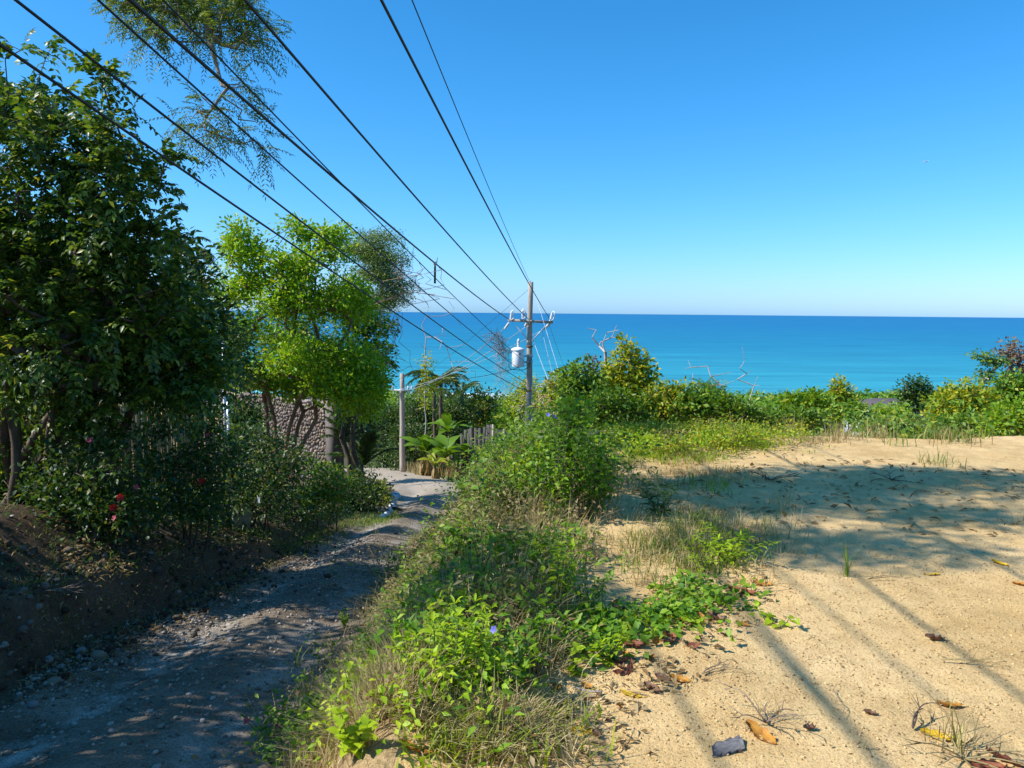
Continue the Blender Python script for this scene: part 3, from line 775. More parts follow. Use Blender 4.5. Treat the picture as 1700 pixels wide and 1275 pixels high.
mb.build('reed', M['reed'], fence, kind='stuff')
for z in (.35, 1.35):
    pr = MB(); pr.tube([p - fb[0] + np.array((0, .05, z)) for p in fb], .03, 6); pr.build('rail', M['bark'], fence)
for p in fb:
    pr = MB(); pr.tube([p - fb[0] + np.array((0, .1, -.3)), p - fb[0] + np.array((0, .1, 1.9))], .05, 8); pr.build('post', M['bark'], fence)

# pale pipe posts by the fence
for px, py0, py1, Y, lab in ((370, 560, 705, 13.2, 'pale thin metal pipe post rising through the dark leaves'), (378, 660, 705, 14.0, 'shorter pale pipe post close behind the taller one')):
    t_ = at(px, py0, Y); b_ = drop(*t_[:2])
    o = thing('pipe_post', lab, 'post', b_)
    mb = MB(); mb.tube([(0, 0, -.2), (0, 0, t_[2] - b_[2])], .028, 10); mb.build('pipe', M['galv'], o, True)
    mb = MB(); mb.lathe([(.034, -.02), (.036, 0), (.02, .03), (0, .035)], (0, 0, t_[2] - b_[2]), 10); mb.build('cap', M['galv'], o, True)

# ------------------------------------------------------------------ cobbled stone wall
M['cobble'] = leafmat('cobble', [(0, (.13, .10, .085)), (.5, (.24, .185, .14)), (.8, (.36, .28, .20)), (1, (.22, .20, .20))], 0.0, .9, .15)
M['mortar'] = solid('mortar', [(.3, (.12, .10, .09)), (.7, (.22, .19, .16))], 20, .95, .1, .4)
wa = drop(*at(345, 720, 27.5)[:2]); wb = drop(*at(549, 780, 24.0)[:2])
wall = thing('stone_wall', 'cobbled stone wall dappled with sunlight behind the slender trunks', 'wall', wb)
topz = at(549, 672, 24.0)[2]
u = wa - wb; u[2] = 0; wl = np.linalg.norm(u); u /= wl; nrm = np.array((u[1], -u[0], 0)); nrm = nrm if nrm[1] < 0 else -nrm
rot = Matrix(((u[0], nrm[0], 0), (u[1], nrm[1], 0), (0, 0, 1)))
hw = topz - wb[2]
core = MB(); core.box(u * wl / 2 - nrm * .2 + np.array((0, 0, hw / 2 - .3)), (wl, .32, hw + .6), rot); core.build('core', M['mortar'], wall)
cb = MB()
ico = [(0, 0, 1), (.89, 0, .45), (.28, .85, .45), (-.72, .53, .45), (-.72, -.53, .45), (.28, -.85, .45), (.72, .53, -.45), (-.28, .85, -.45), (-.89, 0, -.45), (-.28, -.85, -.45), (.72, -.53, -.45), (0, 0, -1)]
icf = [(0, 1, 2), (0, 2, 3), (0, 3, 4), (0, 4, 5), (0, 5, 1), (1, 6, 2), (2, 7, 3), (3, 8, 4), (4, 9, 5), (5, 10, 1), (6, 7, 2), (7, 8, 3), (8, 9, 4), (9, 10, 5), (10, 6, 1), (11, 7, 6), (11, 8, 7), (11, 9, 8), (11, 10, 9), (11, 6, 10)]
ico = np.array(ico)
for r_ in range(int((hw + .3) / .105)):
    x = 0.0
    while x < wl:
        w_ = rng.uniform(.055, .17); h_ = .105 * rng.uniform(.7, 1.5)
        c = u * (x + w_ / 2) + nrm * (-.035) + np.array((0, 0, -.25 + (r_ + .5) * .105 + rng.normal() * .03))
        loc_ = ico * np.array((w_ * .56, .055 + .02 * rng.random(), h_ * .56)) * rng.uniform(.74, 1.2, (12, 1))
        cb.add(loc_ @ np.array(rot).T + c, icf); x += w_
cb.build('cobble', M['cobble'], wall, kind='stuff')
cp = MB()
x = 0.0
while x < wl:
    w_ = rng.uniform(.3, .5); cp.box(u * (x + w_ / 2) - nrm * .2 + np.array((0, 0, hw + .03 + rng.normal() * .01)), (w_ - .02, .42, .09), rot); x += w_
cp.build('coping', M['cobble'], wall)
pl = MB(); pl.box(nrm * .02 - u * .22 + np.array((0, 0, hw / 2 + .25)), (.4, .4, hw + 1.1), rot); pl.build('pillar', M['mortar'], wall)

# concrete meter box by the bank
M['plaster'] = solid('plaster', [(.3, (.24, .27, .20)), (.7, (.36, .39, .30))], 6, .85, .2, .2)
M['plaster_dark'] = solid('plaster_dark', [(.3, (.10, .11, .07)), (.7, (.17, .18, .12))], 6, .9, .2, .2)
bx = g1(404, 882); bx = drop(bx[0] - .1, bx[1])
hb_ = thing('utility_box', 'pale green concrete box with dark front under the hedge', 'utility box', bx, None, R(-38))
mb = MB(); mb.box((0, 0, .10), (.30, .30, .75)); mb.build('body', M['plaster'], hb_)
mb = MB(); mb.box((.0, -.158, .12), (.20, .012, .62)); mb.build('panel', M['plaster_dark'], hb_)
mb = MB(); mb.box((0, 0, .50), (.36, .36, .05)); mb.build('cap', M['plaster_dark'], hb_)
mb = MB(); mb.box((.19, -.17, .05), (.045, .045, .55)); mb.build('edge_post', M['plaster'], hb_)

# turquoise sheets above the wall
M['tarp'] = solid('tarpaulin', [(.3, (.10, .42, .50)), (.7, (.16, .55, .62))], 3, .45, .4, .15)
M['tarp_blue'] = solid('tarpaulin_blue', [(.3, (.02, .16, .42)), (.7, (.05, .25, .58))], 3, .45, .4, .15)
def tarp(px0, px1, pyt, pyb, Y, depth, mat, label):
    a = at(px0, pyb, Y); b = at(px1, pyb, Y); t = at(.5 * (px0 + px1), pyt, Y); hgt = t[2] - a[2]
    base = drop(*((a + b) / 2)[:2]); root = thing('tarpaulin', label, 'tarpaulin', base)
    nx, ny = 22, 8; w_ = b[0] - a[0]; Vv = []
    for j in range(ny + 1):
        for i in range(nx + 1):
            s_ = i / nx * 2 - 1; v = j / ny * 2 - 1
            Vv.append((w_ / 2 * s_, depth / 2 * v, hgt * (1 - abs(s_) ** 2.6) * (1 - .25 * v * v) + a[2] - base[2] + .02 * math.sin(i * 2.1 + j)))
    i = np.arange(ny)[:, None] * (nx + 1); j = np.arange(nx)[None]
    link('sheet', mesh_np('sheet', np.array(Vv), None, mat, True, np.stack([i + j, i + j + 1, i + nx + 2 + j, i + nx + 1 + j], -1).reshape(-1, 4)), root)
    for sx in (-1, 1):
        for sy in (-1, 1):
            mb = MB(); mb.tube([(sx * w_ * .46, sy * depth * .42, -.2), (sx * w_ * .46, sy * depth * .42, a[2] - base[2] + .02)], .03, 6); mb.build('pole', M['galv'], root)
tarp(395, 488, 646, 672, 31, 2.6, M['tarp'], 'turquoise arched sheet seen above the stone wall')
tarp(338, 384, 652, 675, 30, 2.0, M['tarp_blue'], 'deep blue arched sheet seen through the dark tree')

# ------------------------------------------------------------------ dark board and net fence at the bend
M['net'] = solid('shade_net', [(.3, (.02, .02, .024)), (.7, (.06, .06, .065))], 5, .8, .2, .5, .05, stretch=(1, 1, 9))
f0 = drop(*at(768, 780, 41)[:2]); f1 = drop(*at(818, 780, 40)[:2]); f2 = drop(*at(878, 760, 35.5)[:2])
bf = thing('board_fence', 'dark fence of old boards and sagging black shade net', 'fence', f0)
zt_ = at(812, 708, 40)[2]
def lerp(a, b, t): return a + (b - a) * t
for q in range(10):
    p = lerp(f0, f1, q / 9.0) - f0; top = zt_ - f0[2] - .45 * (1 - q / 9) + rng.uniform(-.12, .12)
    mb = MB(); mb.box((p[0], p[1], top / 2 - .2 + p[2] * .5), (.17, .03, top + .4), Matrix.Rotation(rng.normal() * .04, 3, 'Y')); mb.build('board', M['plank'], bf)
for q in range(4):
    p = lerp(f1, f2, q / 3.0) - f0
    top = (zt_ if q < 2 else at(870, 715, 36)[2]) - f0[2]
    mb = MB(); mb.tube([(p[0], p[1] - .06, p[2] - .3), (p[0], p[1] - .06, top + .12)], .055, 7); mb.build('post', M['grey_wood'], bf)
nx, nz = 30, 10; Vv = []
for j in range(nz + 1):
    for i in range(nx + 1):
        p = lerp(f1, f2, i / nx) - f0; t_ = lerp(zt_, at(870, 718, 36)[2], i / nx) - f0[2] - .12 * math.sin(i / nx * 9.42) ** 2
        b_ = p[2] + .1; z = b_ + (t_ - b_) * j / nz
        Vv.append((p[0] + .02 * math.sin(j * 2.3 + i * .5), p[1] + .09 * math.sin(j * 1.9 + i * .35) + .04 * math.sin(i * 1.7), z))
i = np.arange(nz)[:, None] * (nx + 1); j = np.arange(nx)[None]
link('shade_net', mesh_np('shade_net', np.array(Vv), None, M['net'], True, np.stack([i + j, i + j + 1, i + nx + 2 + j, i + nx + 1 + j], -1).reshape(-1, 4)), bf)
mb = MB(); mb.tube([lerp(f1, f2, s) - f0 + np.array((0, -.12, (lerp(zt_, at(870, 716, 36)[2], s) - lerp(f1, f2, s)[2]) * .55)) for s in np.linspace(0, 1, 8)], .035, 6); mb.build('rail', M['dead_wood'], bf)

# ------------------------------------------------------------------ house below the lot
M['roof'] = solid('roof_shingle', [(.3, (.075, .06, .065)), (.7, (.14, .115, .115))], 12, .9, .15, .4, .03)
M['wall_white'] = solid('wall_white', [(.3, (.60, .56, .50)), (.7, (.72, .68, .62))], 4, .85, .2, .1)
M['window'] = solid('window_glass', [(.3, (.02, .03, .04)), (.7, (.05, .07, .08))], 3, .15, .6, 0)
HY = 80.0
hc = at(1470, 668, HY); hz = float(H(hc[0], HY)); house = thing('house', 'low house with dark hipped roof and white eaves by the sea', 'house', (hc[0], HY, hz), None, R(-6))
ev = at(1470, 676, HY)[2] - hz; rg = at(1470, 661, HY)[2] - hz
mb = MB(); mb.box((0, 0, ev / 2 - .5), (6.2, 6.0, ev + 1)); mb.build('wall', M['wall_white'], house)
mb = MB(); W_, D_ = 3.8, 3.7
mb.add([(-W_, -D_, ev), (W_, -D_, ev), (W_, D_, ev), (-W_, D_, ev), (-1.0, 0, rg), (1.0, 0, rg)], [(0, 4, 3), (1, 2, 5)], [(0, 1, 5, 4), (2, 3, 4, 5), (0, 3, 2, 1)]); mb.build('roof', M['roof'], house)
mb = MB()
for (cx, cy, sx, sy) in ((0, -D_, 2 * W_ + .1, .12), (0, D_, 2 * W_ + .1, .12), (-W_, 0, .12, 2 * D_ - .13), (W_, 0, .12, 2 * D_ - .13)): mb.box((cx, cy, ev - .1), (sx, sy, .26))
mb.build('fascia', M['wall_white'], house)
for wx in (-2.0, 0.2, 2.1):
    mb = MB(); mb.box((wx, -3.01, ev - 1.5), (1.3, .06, 1.2)); w_ = mb.build('window', M['wall_white'], house)
    mb = MB(); mb.box((wx, -3.03, ev - 1.5), (1.12, .06, 1.02)); mb.build('pane', M['window'], w_)
# ------------------------------------------------------------------ trees on the left
# dark tree beside the bank: several stems, compound leaves
b = drop(-5.7, 8.9)
make_tree('tree', 'large dark many stemmed tree with compound leaves beside the bank', 'tree', b,
          [L(110, 250, 8.3, 110, 90, .8), L(20, 170, 8.6, 80, 60, .6), L(50, 430, 8.4, 170, 110, 1.0), L(190, 330, 8.3, 80, 100, .8), L(215, 470, 8.6, 95, 95, .8),
           L(290, 570, 9.2, 65, 60, .7), L(120, 570, 8.4, 150, 75, 1.0), L(-60, 330, 8.4, 90, 120, .9), L(235, 195, 8.3, 34, 14, .2), L(90, 85, 8.2, 14, 34, .15), L(170, 130, 8.3, 20, 22, .2), L(20, 85, 8.4, 22, 16, .2),
           L(285, 268, 8.3, 24, 10, .2), L(265, 385, 8.4, 40, 30, .3), L(300, 490, 8.6, 40, 26, .3), L(320, 620, 9.2, 36, 22, .4), L(60, 650, 8.3, 60, 20, .4), L(200, 655, 8.8, 110, 30, .7), L(320, 650, 9.2, 50, 30, .5), L(20, 700, 9.0, 60, 50, .5), L(340, 590, 9.4, 46, 40, .5), L(130, 690, 8.8, 60, 25, .4)],
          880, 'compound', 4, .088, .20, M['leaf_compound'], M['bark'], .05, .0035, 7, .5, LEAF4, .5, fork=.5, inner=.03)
# its darker neighbour behind, closing the gaps
b = drop(-6.6, 10.0)
make_tree('tree', 'dense dark green tree standing behind the compound leaved tree', 'tree', b,
          [L(40, 470, 9.8, 160, 140, .8), L(230, 550, 9.8, 110, 90, .8), L(320, 620, 10.6, 60, 45, .6), L(90, 600, 9.8, 140, 45, .7), L(335, 540, 10.8, 40, 45, .5), L(310, 450, 10.6, 26, 36, .4)],
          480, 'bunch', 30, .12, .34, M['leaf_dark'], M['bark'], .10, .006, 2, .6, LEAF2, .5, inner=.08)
# trees just outside the frame, left of the road: they shade it
b = drop(-6.4, 3.2)
make_tree('tree', 'broad dark tree overhanging the road at the very left', 'tree', b,
          [(np.array((-7.0, 3.4, 2.7)), (2.0, 2.3, 1.5)), (np.array((-7.5, 5.2, 2.4)), (1.8, 1.6, 1.5)), (np.array((-7.2, .8, 2.6)), (2.0, 2.2, 1.6)), (np.array((-5.8, 4.4, .8)), (.8, 1.3, .8)), (np.array((-5.6, 2.2, .9)), (.8, 1.3, .9))],
          560, 'bunch', 34, .16, .45, M['leaf_dark'], M['bark'], .16, .008, 2, .5, LEAF2, .5)
# tall feathery tree: trunk hidden left, long branches reaching over the road into the top of the picture
b = drop(-7.6, 9.8)
make_tree('tree', 'tall feathery tree whose long thin branches hang in from the top', 'tree', b,
          [L(330, 35, 9.2, 110, 45, .5), L(250, 15, 9.4, 60, 35, .4), L(405, 45, 9.0, 50, 45, .4), L(375, 190, 9.0, 55, 50, .35), L(330, 215, 9.2, 45, 30, .3), L(410, 240, 9.0, 35, 14, .2), L(390, 150, 9.0, 30, 30, .25),
           L(300, -20, 9.3, 90, 30, .5), L(215, 10, 9.4, 30, 25, .3), L(385, 15, 9.0, 50, 30, .3)],
          230, 'feather', 4, .066, .22, M['leaf_feather'], M['pale_bark'], .05, .0045, 1, .2, LEAF2, .2, bend=.45, wiggle=.16, step=.25,
          start=[(-7.6, 9.8, 2), (-7.4, 9.8, 5), (-6.6, 9.7, 7.2), (-5.4, 9.5, 7.6), (-4.3, 9.3, 6.9), at(325, -60, 9.2), at(342, 10, 9.2), at(346, 60, 9.1), at(360, 110, 9.1)])
# the canopy above the frame that dapples the lot and the road
make_tree('tree', 'tall shade tree arching above the road out of the picture', 'tree', drop(-9.0, 4.6),
          [(np.array((-4.9, 5.9, 8.0)), (1.9, .75, .5)), (np.array((-6.4, 5.2, 8.3)), (1.2, .8, .6)), (np.array((-3.4, 6.3, 7.7)), (1.0, .4, .3)), (np.array((-5.4, 3.8, 7.4)), (1.0, .45, .4)), (np.array((-3.9, 4.7, 7.5)), (1.4, .35, .3)),
           (np.array((-7.3, 2.9, 6.6)), (.8, .5, .4)), (np.array((-2.9, 5.3, 8.1)), (.8, .3, .3))],
          430, 'bunch', 34, .11, .31, M['leaf_mid'], M['pale_bark'], .05, .004, 1, .2, LEAF2, .5, fork=.75, bend=.4)

# hibiscus bushes along the bank
M['hib_red'] = leafmat('hibiscus_red', [(0, (.45, .012, .012)), (1, (.65, .03, .02))], .25, .5, .3, (1.2, .5, .5))
M['hib_pink'] = leafmat('hibiscus_pink', [(0, (.45, .06, .10)), (1, (.6, .12, .16))], .25, .5, .3, (1.2, .6, .6))
M['white_petal'] = leafmat('white_petal', [(0, (.7, .7, .7)), (1, (.8, .8, .78))], .3, .5, .2, (1, 1, 1))
M['blue_petal'] = leafmat('blue_petal', [(0, (.16, .15, .55)), (1, (.28, .26, .68))], .3, .5, .2, (1, 1, 1.2))
def flower_mesh(name, mat, r, k=5, cup=.35):
    lv = Leaves(); a = np.arange(k) * 6.283 / k
    D = np.stack([np.cos(a), np.sin(a), np.full(k, cup)], -1)
    lv.add(np.zeros((k, 3)), D, np.stack([-np.cos(a) * cup, -np.sin(a) * cup, np.ones(k)], -1), r, r * .95, LEAF8)
    return lv.mesh(name, mat)
FM = {'red': flower_mesh('red_flower', M['hib_red'], .055), 'pink': flower_mesh('pink_flower', M['hib_pink'], .055), 'white': flower_mesh('white_flower', M['white_petal'], .06, 4, .15),
      'blue': flower_mesh('blue_flower', M['blue_petal'], .03, 5, .4)}
def put_flower(root, kind, px, py, Y, s=1.0):
    p = at(px, py, Y) - np.array(root.location)
    return link('flower', FM[kind], root, p, (R(70) + rng.normal() * .3, rng.normal() * .3, rng.uniform(-.8, .8)), s)
def bush(label, px, base_py, Y, lobes, ntips, n_per, size, mat, style='bunch', name='bush', cat='bush', tpl=LEAF4, stems=5, spread=None, r_root=.016, bark='bark', group=None, wid=.5, x=None, r_=None, **kw):
    bp = at(px, base_py, Y); b = drop(bp[0], bp[1])
    return make_tree(name, label, cat, b, [L(*l) for l in lobes], ntips, style, n_per, size, spread or size * 1.8, M[mat], M[bark], r_root, .003, stems, .25, tpl, wid, group, fork=.4, step=.2, **kw)
h1 = bush('dark hibiscus bush with several red flowers at the bank edge', 150, 860, 8.6, [(120, 790, 8.4, 80, 70, .5), (200, 800, 8.2, 70, 75, .5), (220, 850, 8.0, 45, 35, .3), (70, 820, 8.6, 45, 45, .4), (180, 725, 8.9, 60, 32, .35), (110, 850, 8.2, 55, 30, .3), (170, 855, 8.2, 50, 28, .3)], 220, 16, .085, 'leaf_dark', name='hibiscus_bush')
for k, x, y in (('red', 199, 826), ('red', 188, 843), ('pink', 226, 808), ('pink', 190, 860), ('pink', 148, 730)): put_flower(h1, k, x, y, 7.8, .85 if k == 'red' else .6)
h2_ = bush('dark hibiscus bush with a single bright red flower', 310, 860, 9.8, [(300, 800, 9.6, 70, 60, .5), (360, 790, 10, 60, 65, .5), (270, 770, 10, 60, 40, .5), (350, 750, 10.3, 50, 40, .5), (255, 715, 10, 36, 26, .3), (330, 715, 10.2, 40, 30, .3), (330, 850, 9.4, 60, 28, .3), (250, 840, 9.2, 50, 35, .35), (290, 850, 9.0, 40, 25, .3)], 240, 16, .08, 'leaf_dark', name='hibiscus_bush')
for k, x, y in (('red', 335, 799), ('pink', 266, 700), ('pink', 345, 722)): put_flower(h2_, k, x, y, 9.3, .85 if k == 'red' else .6)
h3 = bush('dense dark bush overhanging the pale concrete box', 430, 850, 12.2, [(420, 780, 12, 60, 60, .6), (470, 790, 12.4, 55, 55, .6), (400, 720, 12.6, 50, 45, .5), (440, 820, 11.6, 45, 35, .4), (385, 810, 11.6, 30, 25, .3)], 200, 16, .085, 'leaf_dark')
bush('dark shapeless bush at the left border behind the big stems', 20, 860, 10.2, [(0, 780, 10.2, 60, 60, .5), (20, 750, 10.4, 40, 50, .5), (-40, 820, 9.6, 60, 50, .5), (15, 845, 8.8, 45, 26, .4), (60, 862, 8.4, 30, 16, .3)], 170, 16, .09, 'leaf_dark', tpl=LEAF2)
put_flower(h3, 'white', 430, 830, 11.2, 1.0)
bush('rounded bright leafy bush catching the sun left of road', 540, 858, 15.8, [(540, 800, 15.6, 38, 32, .5), (530, 830, 15.2, 48, 28, .5), (560, 825, 15.2, 25, 30, .4), (500, 840, 15.4, 35, 25, .4), (575, 800, 15.8, 12, 14, .2)], 150, 12, .10, 'leaf_mid')
bush('deep green rounded bush at the inner road bend', 605, 855, 20.5, [(600, 810, 20.5, 38, 35, .8), (620, 830, 20, 28, 28, .6), (575, 835, 20, 28, 25, .6)], 150, 12, .12, 'leaf_dark', tpl=LEAF2)
bush('small orange tinged bush above the white stones', 636, 845, 22.5, [(634, 815, 22.5, 14, 25, .4), (640, 832, 22.3, 10, 16, .3)], 50, 9, .10, 'leaf_yellow', tpl=LEAF2)
bush('dark leafy bush in front of the stone wall', 455, 790, 19.5, [(435, 735, 19.5, 40, 34, .6), (405, 705, 19.8, 34, 30, .6), (430, 690, 20.5, 24, 20, .4), (480, 760, 19.2, 40, 24, .6), (520, 775, 19, 30, 18, .5)], 130, 14, .10, 'leaf_dark', tpl=LEAF2)
bush('tall dark shrub closing the gap between the two big trees', 385, 800, 14.5, [(385, 560, 14.5, 26, 34, .5), (395, 615, 14.5, 30, 30, .6), (370, 700, 14.5, 40, 30, .6), (410, 690, 14.8, 30, 34, .5), (350, 740, 14.2, 40, 36, .5)], 190, 18, .10, 'leaf_dark', tpl=LEAF2)
bush('low dark bush filling the hedge behind the utility box', 480, 860, 14.0, [(470, 830, 14, 35, 30, .5), (500, 850, 14, 25, 15, .4), (455, 750, 15, 35, 40, .5)], 80, 10, .09, 'leaf_dark', tpl=LEAF2)

rng = np.random.default_rng(21)
# sunlit tree with red-brown stems: many small clumps inside its ragged outline
sun_lobes = [L(400, 378, 18, 26, 26, .5), L(420, 420, 18, 44, 38, .8), L(486, 392, 18, 28, 26, .5), L(480, 440, 18, 46, 44, .9), L(548, 392, 18, 36, 15, .5), L(545, 435, 18, 48, 34, .9), L(400, 480, 18, 40, 40, .9),
             L(470, 510, 17.7, 62, 44, 1.1), L(560, 500, 18.2, 62, 46, 1.0), L(400, 560, 18, 40, 36, .9), L(480, 580, 17.6, 66, 42, 1.1), L(580, 580, 18.2, 58, 48, 1.0), L(420, 622, 18, 40, 24, .8), L(560, 645, 17.8, 56, 30, .9), L(610, 640, 18.4, 34, 40, .7), L(470, 640, 18.6, 50, 22, .7), L(395, 600, 18.2, 30, 40, .7), L(595, 690, 18.6, 34, 20, .6)]
def sun_gaps(t):
    v = fbm(t[:, 0] * .95 + t[:, 1] * .5 + 3, t[:, 2] * 1.5 + t[:, 1] * .4, 3)
    return v > np.quantile(v, .30)
b = drop(*at(456, 760, 18)[:2])
make_tree('tree', 'sunlit bright green tree with slender reddish stems and layered leaves', 'tree', b,
          sun_lobes,
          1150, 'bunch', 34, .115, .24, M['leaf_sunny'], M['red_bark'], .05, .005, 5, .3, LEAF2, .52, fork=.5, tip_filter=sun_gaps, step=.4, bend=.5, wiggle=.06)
b = drop(*at(600, 760, 22)[:2])
make_tree('tree', 'shaded dark green tree on the right flank of the sunlit tree', 'tree', b,
          [L(470, 560, 21.5, 70, 50, 1.0), L(540, 600, 21.5, 60, 50, 1.0), L(605, 535, 21, 38, 26, .8), L(618, 580, 21, 20, 22, .6), L(580, 620, 21, 46, 40, .9), L(570, 490, 21, 34, 34, .8), L(595, 655, 22, 34, 30, .8)],
          260, 'layer', 80, .13, .46, M['leaf_mid'], M['bark'], .08, .008, 2, .3, LEAF2, .5)
b = drop(*at(590, 700, 33)[:2])
make_tree('tree', 'greyish feathery tree with flat layers rising over the sunlit tree', 'tree', b,
          [L(628, 392, 32, 34, 9, 1.3), L(600, 412, 32, 40, 9, 1.4), L(640, 426, 32, 36, 9, 1.3), L(625, 452, 32, 46, 9, 1.4), L(655, 470, 32, 26, 7, 1.0), L(645, 490, 32, 36, 8, 1.0), L(610, 500, 32, 40, 12, 1.2)],
          280, 'layer', 80, .13, .58, M['leaf_grey'], M['pale_bark'], .09, .01, 1, .2, LEAF2, .32, fork=.6, step=.7)

rng = np.random.default_rng(33)
# ------------------------------------------------------------------ palms and broad leaved plants
def frond_mesh(name, length, mat, pairs=26, droop=.55, leaflet=.34, w=.035, vee=.35):
    lv = Leaves(); t = (np.arange(pairs) + .8) / pairs
    B = np.stack([np.zeros(pairs), t * length * (1 - .12 * t), length * (.30 * t - droop * t ** 2.2)], -1)
    tg = unit(np.gradient(B, axis=0))
    for sg in (-1, 1):
        D = tg * .75 + np.array((sg, 0, 0)) * .8 + np.array((0, 0, vee)) * (1 - 1.6 * t[:, None]) + .08 * rng.normal(size=B.shape)
        lv.add(B, D, np.array((0, 0, 1.0)) + .2 * rng.normal(size=B.shape), leaflet * length * np.sin(.35 + t * 2.5), w * length, LEAF4)
    mb = MB(); mb.tube(np.concatenate([[(0, 0, 0)], B]), np.linspace(.016, .003, pairs + 1) * length, 5)
    V = np.concatenate(lv.V + mb.V); T = np.concatenate(lv.T)
    Q = np.concatenate(mb.Q) + lv.n
    return mesh_np(name, V, np.concatenate([T] + [t_ + lv.n for t_ in mb.T]), mat, False, Q)
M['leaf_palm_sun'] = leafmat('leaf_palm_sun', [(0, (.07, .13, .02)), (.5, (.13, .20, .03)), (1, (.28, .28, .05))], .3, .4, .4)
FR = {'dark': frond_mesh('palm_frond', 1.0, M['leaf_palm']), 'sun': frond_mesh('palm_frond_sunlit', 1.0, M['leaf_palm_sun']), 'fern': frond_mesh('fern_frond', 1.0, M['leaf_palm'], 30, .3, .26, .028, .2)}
def palm(label, crown, n, length, kind, trunk=True, up=(.1, 1.1), name='palm_tree', cat='palm', r=.12):
    c = np.array(crown); b = drop(c[0], c[1])
    root = thing(name, label, cat, b)
    if trunk:
        mb = MB(); h = c[2] - b[2]
        mb.tube([(.06 * math.sin(q * .6), 0, -.3 + (h + .3) * q / 10) for q in range(11)], [r * (1.15 if q % 2 else 1) * (1.2 - .04 * q) for q in range(11)], 9); mb.build('trunk', M['bark'], root, True)
        c0 = np.array((.06 * math.sin(6), 0, h))
    else: c0 = np.array((0, 0, max(0.05, c[2] - b[2])))
    for q in range(n):
        el = rng.uniform(*up)
        f = link('frond', FR[kind], root, c0)
        f.rotation_euler = (el, rng.normal() * .15, q * 2.4 + rng.normal() * .2)
        f.scale = (length * rng.uniform(.8, 1.1),) * 3
    return root
palm('dark palm silhouetted against the sea near the short pole', at(733, 634, 47), 15, 2.3, 'dark', up=(-.15, .9))
palm('palm with shaggy fronds left of the dark sea palm', at(722, 650, 44), 11, 1.7, 'sun', up=(-.1, 1.0), r=.1)
palm('dark fan of fronds poking out behind the large tree', at(296, 424, 14.5), 10, .9, 'dark', up=(-.2, 1.1), r=.08)
palm('pale grey green palm fronds beside the shaded tree', at(592, 610, 24), 9, 1.7, 'dark', up=(-.3, .9))
palm('yellow green palm lit by the sun beside the stone wall', at(592, 690, 25.5), 9, 1.15, 'sun', up=(0, 1.2), r=.06)
palm('dark feathery palm clump shading the road edge', at(606, 772, 22.5), 14, 1.5, 'fern', False, (.25, 1.3), 'palm_clump')
palm('smaller fern like palm clump under the yellow green palm', at(572, 735, 23.5), 12, 1.2, 'fern', False, (.3, 1.3), 'palm_clump')
palm('tiny distant palm on the slope under the tall pole', at(835, 690, 62), 11, 2.0, 'sun', up=(-.2, 1.0))
palm('small dark palm at the right end of the far palms', at(768, 655, 52), 10, 1.6, 'dark', up=(-.2, 1.0))
# banana-like plant by the bend: each big leaf a part
def blade_mesh(name, mat, w=.24):
    k = 9; Vv = []; q = []
    for i in range(k + 1):
        t = i / k; ww = w * math.sin(math.pi * min(1, t * .92 + .06)) ** .7 * (1 if i % 2 else .86); z = .25 * t - .55 * t ** 2.3
        Vv += [(-ww, t, z + .25 * ww), (0, t, z), (ww, t, z + .25 * ww)]
    for i in range(k):
        a = i * 3; q += [(a, a + 1, a + 4, a + 3), (a + 1, a + 2, a + 5, a + 4)]
    return mesh_np(name, np.array(Vv), None, mat, True, q)
BL = blade_mesh('banana_leaf', M['leaf_mid']); BLY = blade_mesh('banana_leaf_yellow', M['leaf_yellow']); BLD = blade_mesh('banana_leaf_dry', M['leaf_dry'], .14)
def banana(label, crown, n, length, me=BL, dry=0, spread=(.2, 1.2), name='banana_plant'):
    c = np.array(crown); b = drop(c[0], c[1]); root = thing(name, label, 'plant', b); h = max(.2, c[2] - b[2])
    mb = MB(); mb.tube([(0, 0, -.15), (.02, 0, h * .5), (0, 0, h)], [.10, .08, .05], 8); mb.build('stem', M['stem'], root, True)
    for q in range(n):
        f = link('leaf', me, root, (0, 0, h * rng.uniform(.75, 1.0)), (rng.uniform(*spread), rng.normal() * .2, q * 2.4 + rng.normal() * .3), length * rng.uniform(.7, 1.1))
    for q in range(dry):
        link('dry_leaf', BLD, root, (0, 0, h * rng.uniform(.35, .8)), (rng.uniform(-1.45, -1.1), rng.normal() * .2, q * 2.1 + rng.normal() * .4), length * rng.uniform(.6, .9))
banana('broad leaved banana plant with sunlit leaves at the bend', at(705, 745, 41), 14, 1.6, BL, 9)
banana('banana plant with dry hanging leaves right of the bend', at(738, 752, 40), 12, 1.4, BL, 14)
banana('small banana plant with a long dangling green leaf', at(722, 768, 37.5), 8, 1.0, BLY, 8)
banana('clump of dry drooping banana leaves left of the board fence', at(760, 765, 40), 4, 1.0, BL, 16)
banana('small green banana plant close to the board fence', at(775, 748, 41), 9, 1.1, BL, 5)
banana('tall broad leaved plant behind the banana plants', at(745, 705, 43), 10, 1.4, BL, 2)
banana('dark broad leaved plant left of the stone wall', at(560, 690, 24.5), 7, .9, BL, 0)

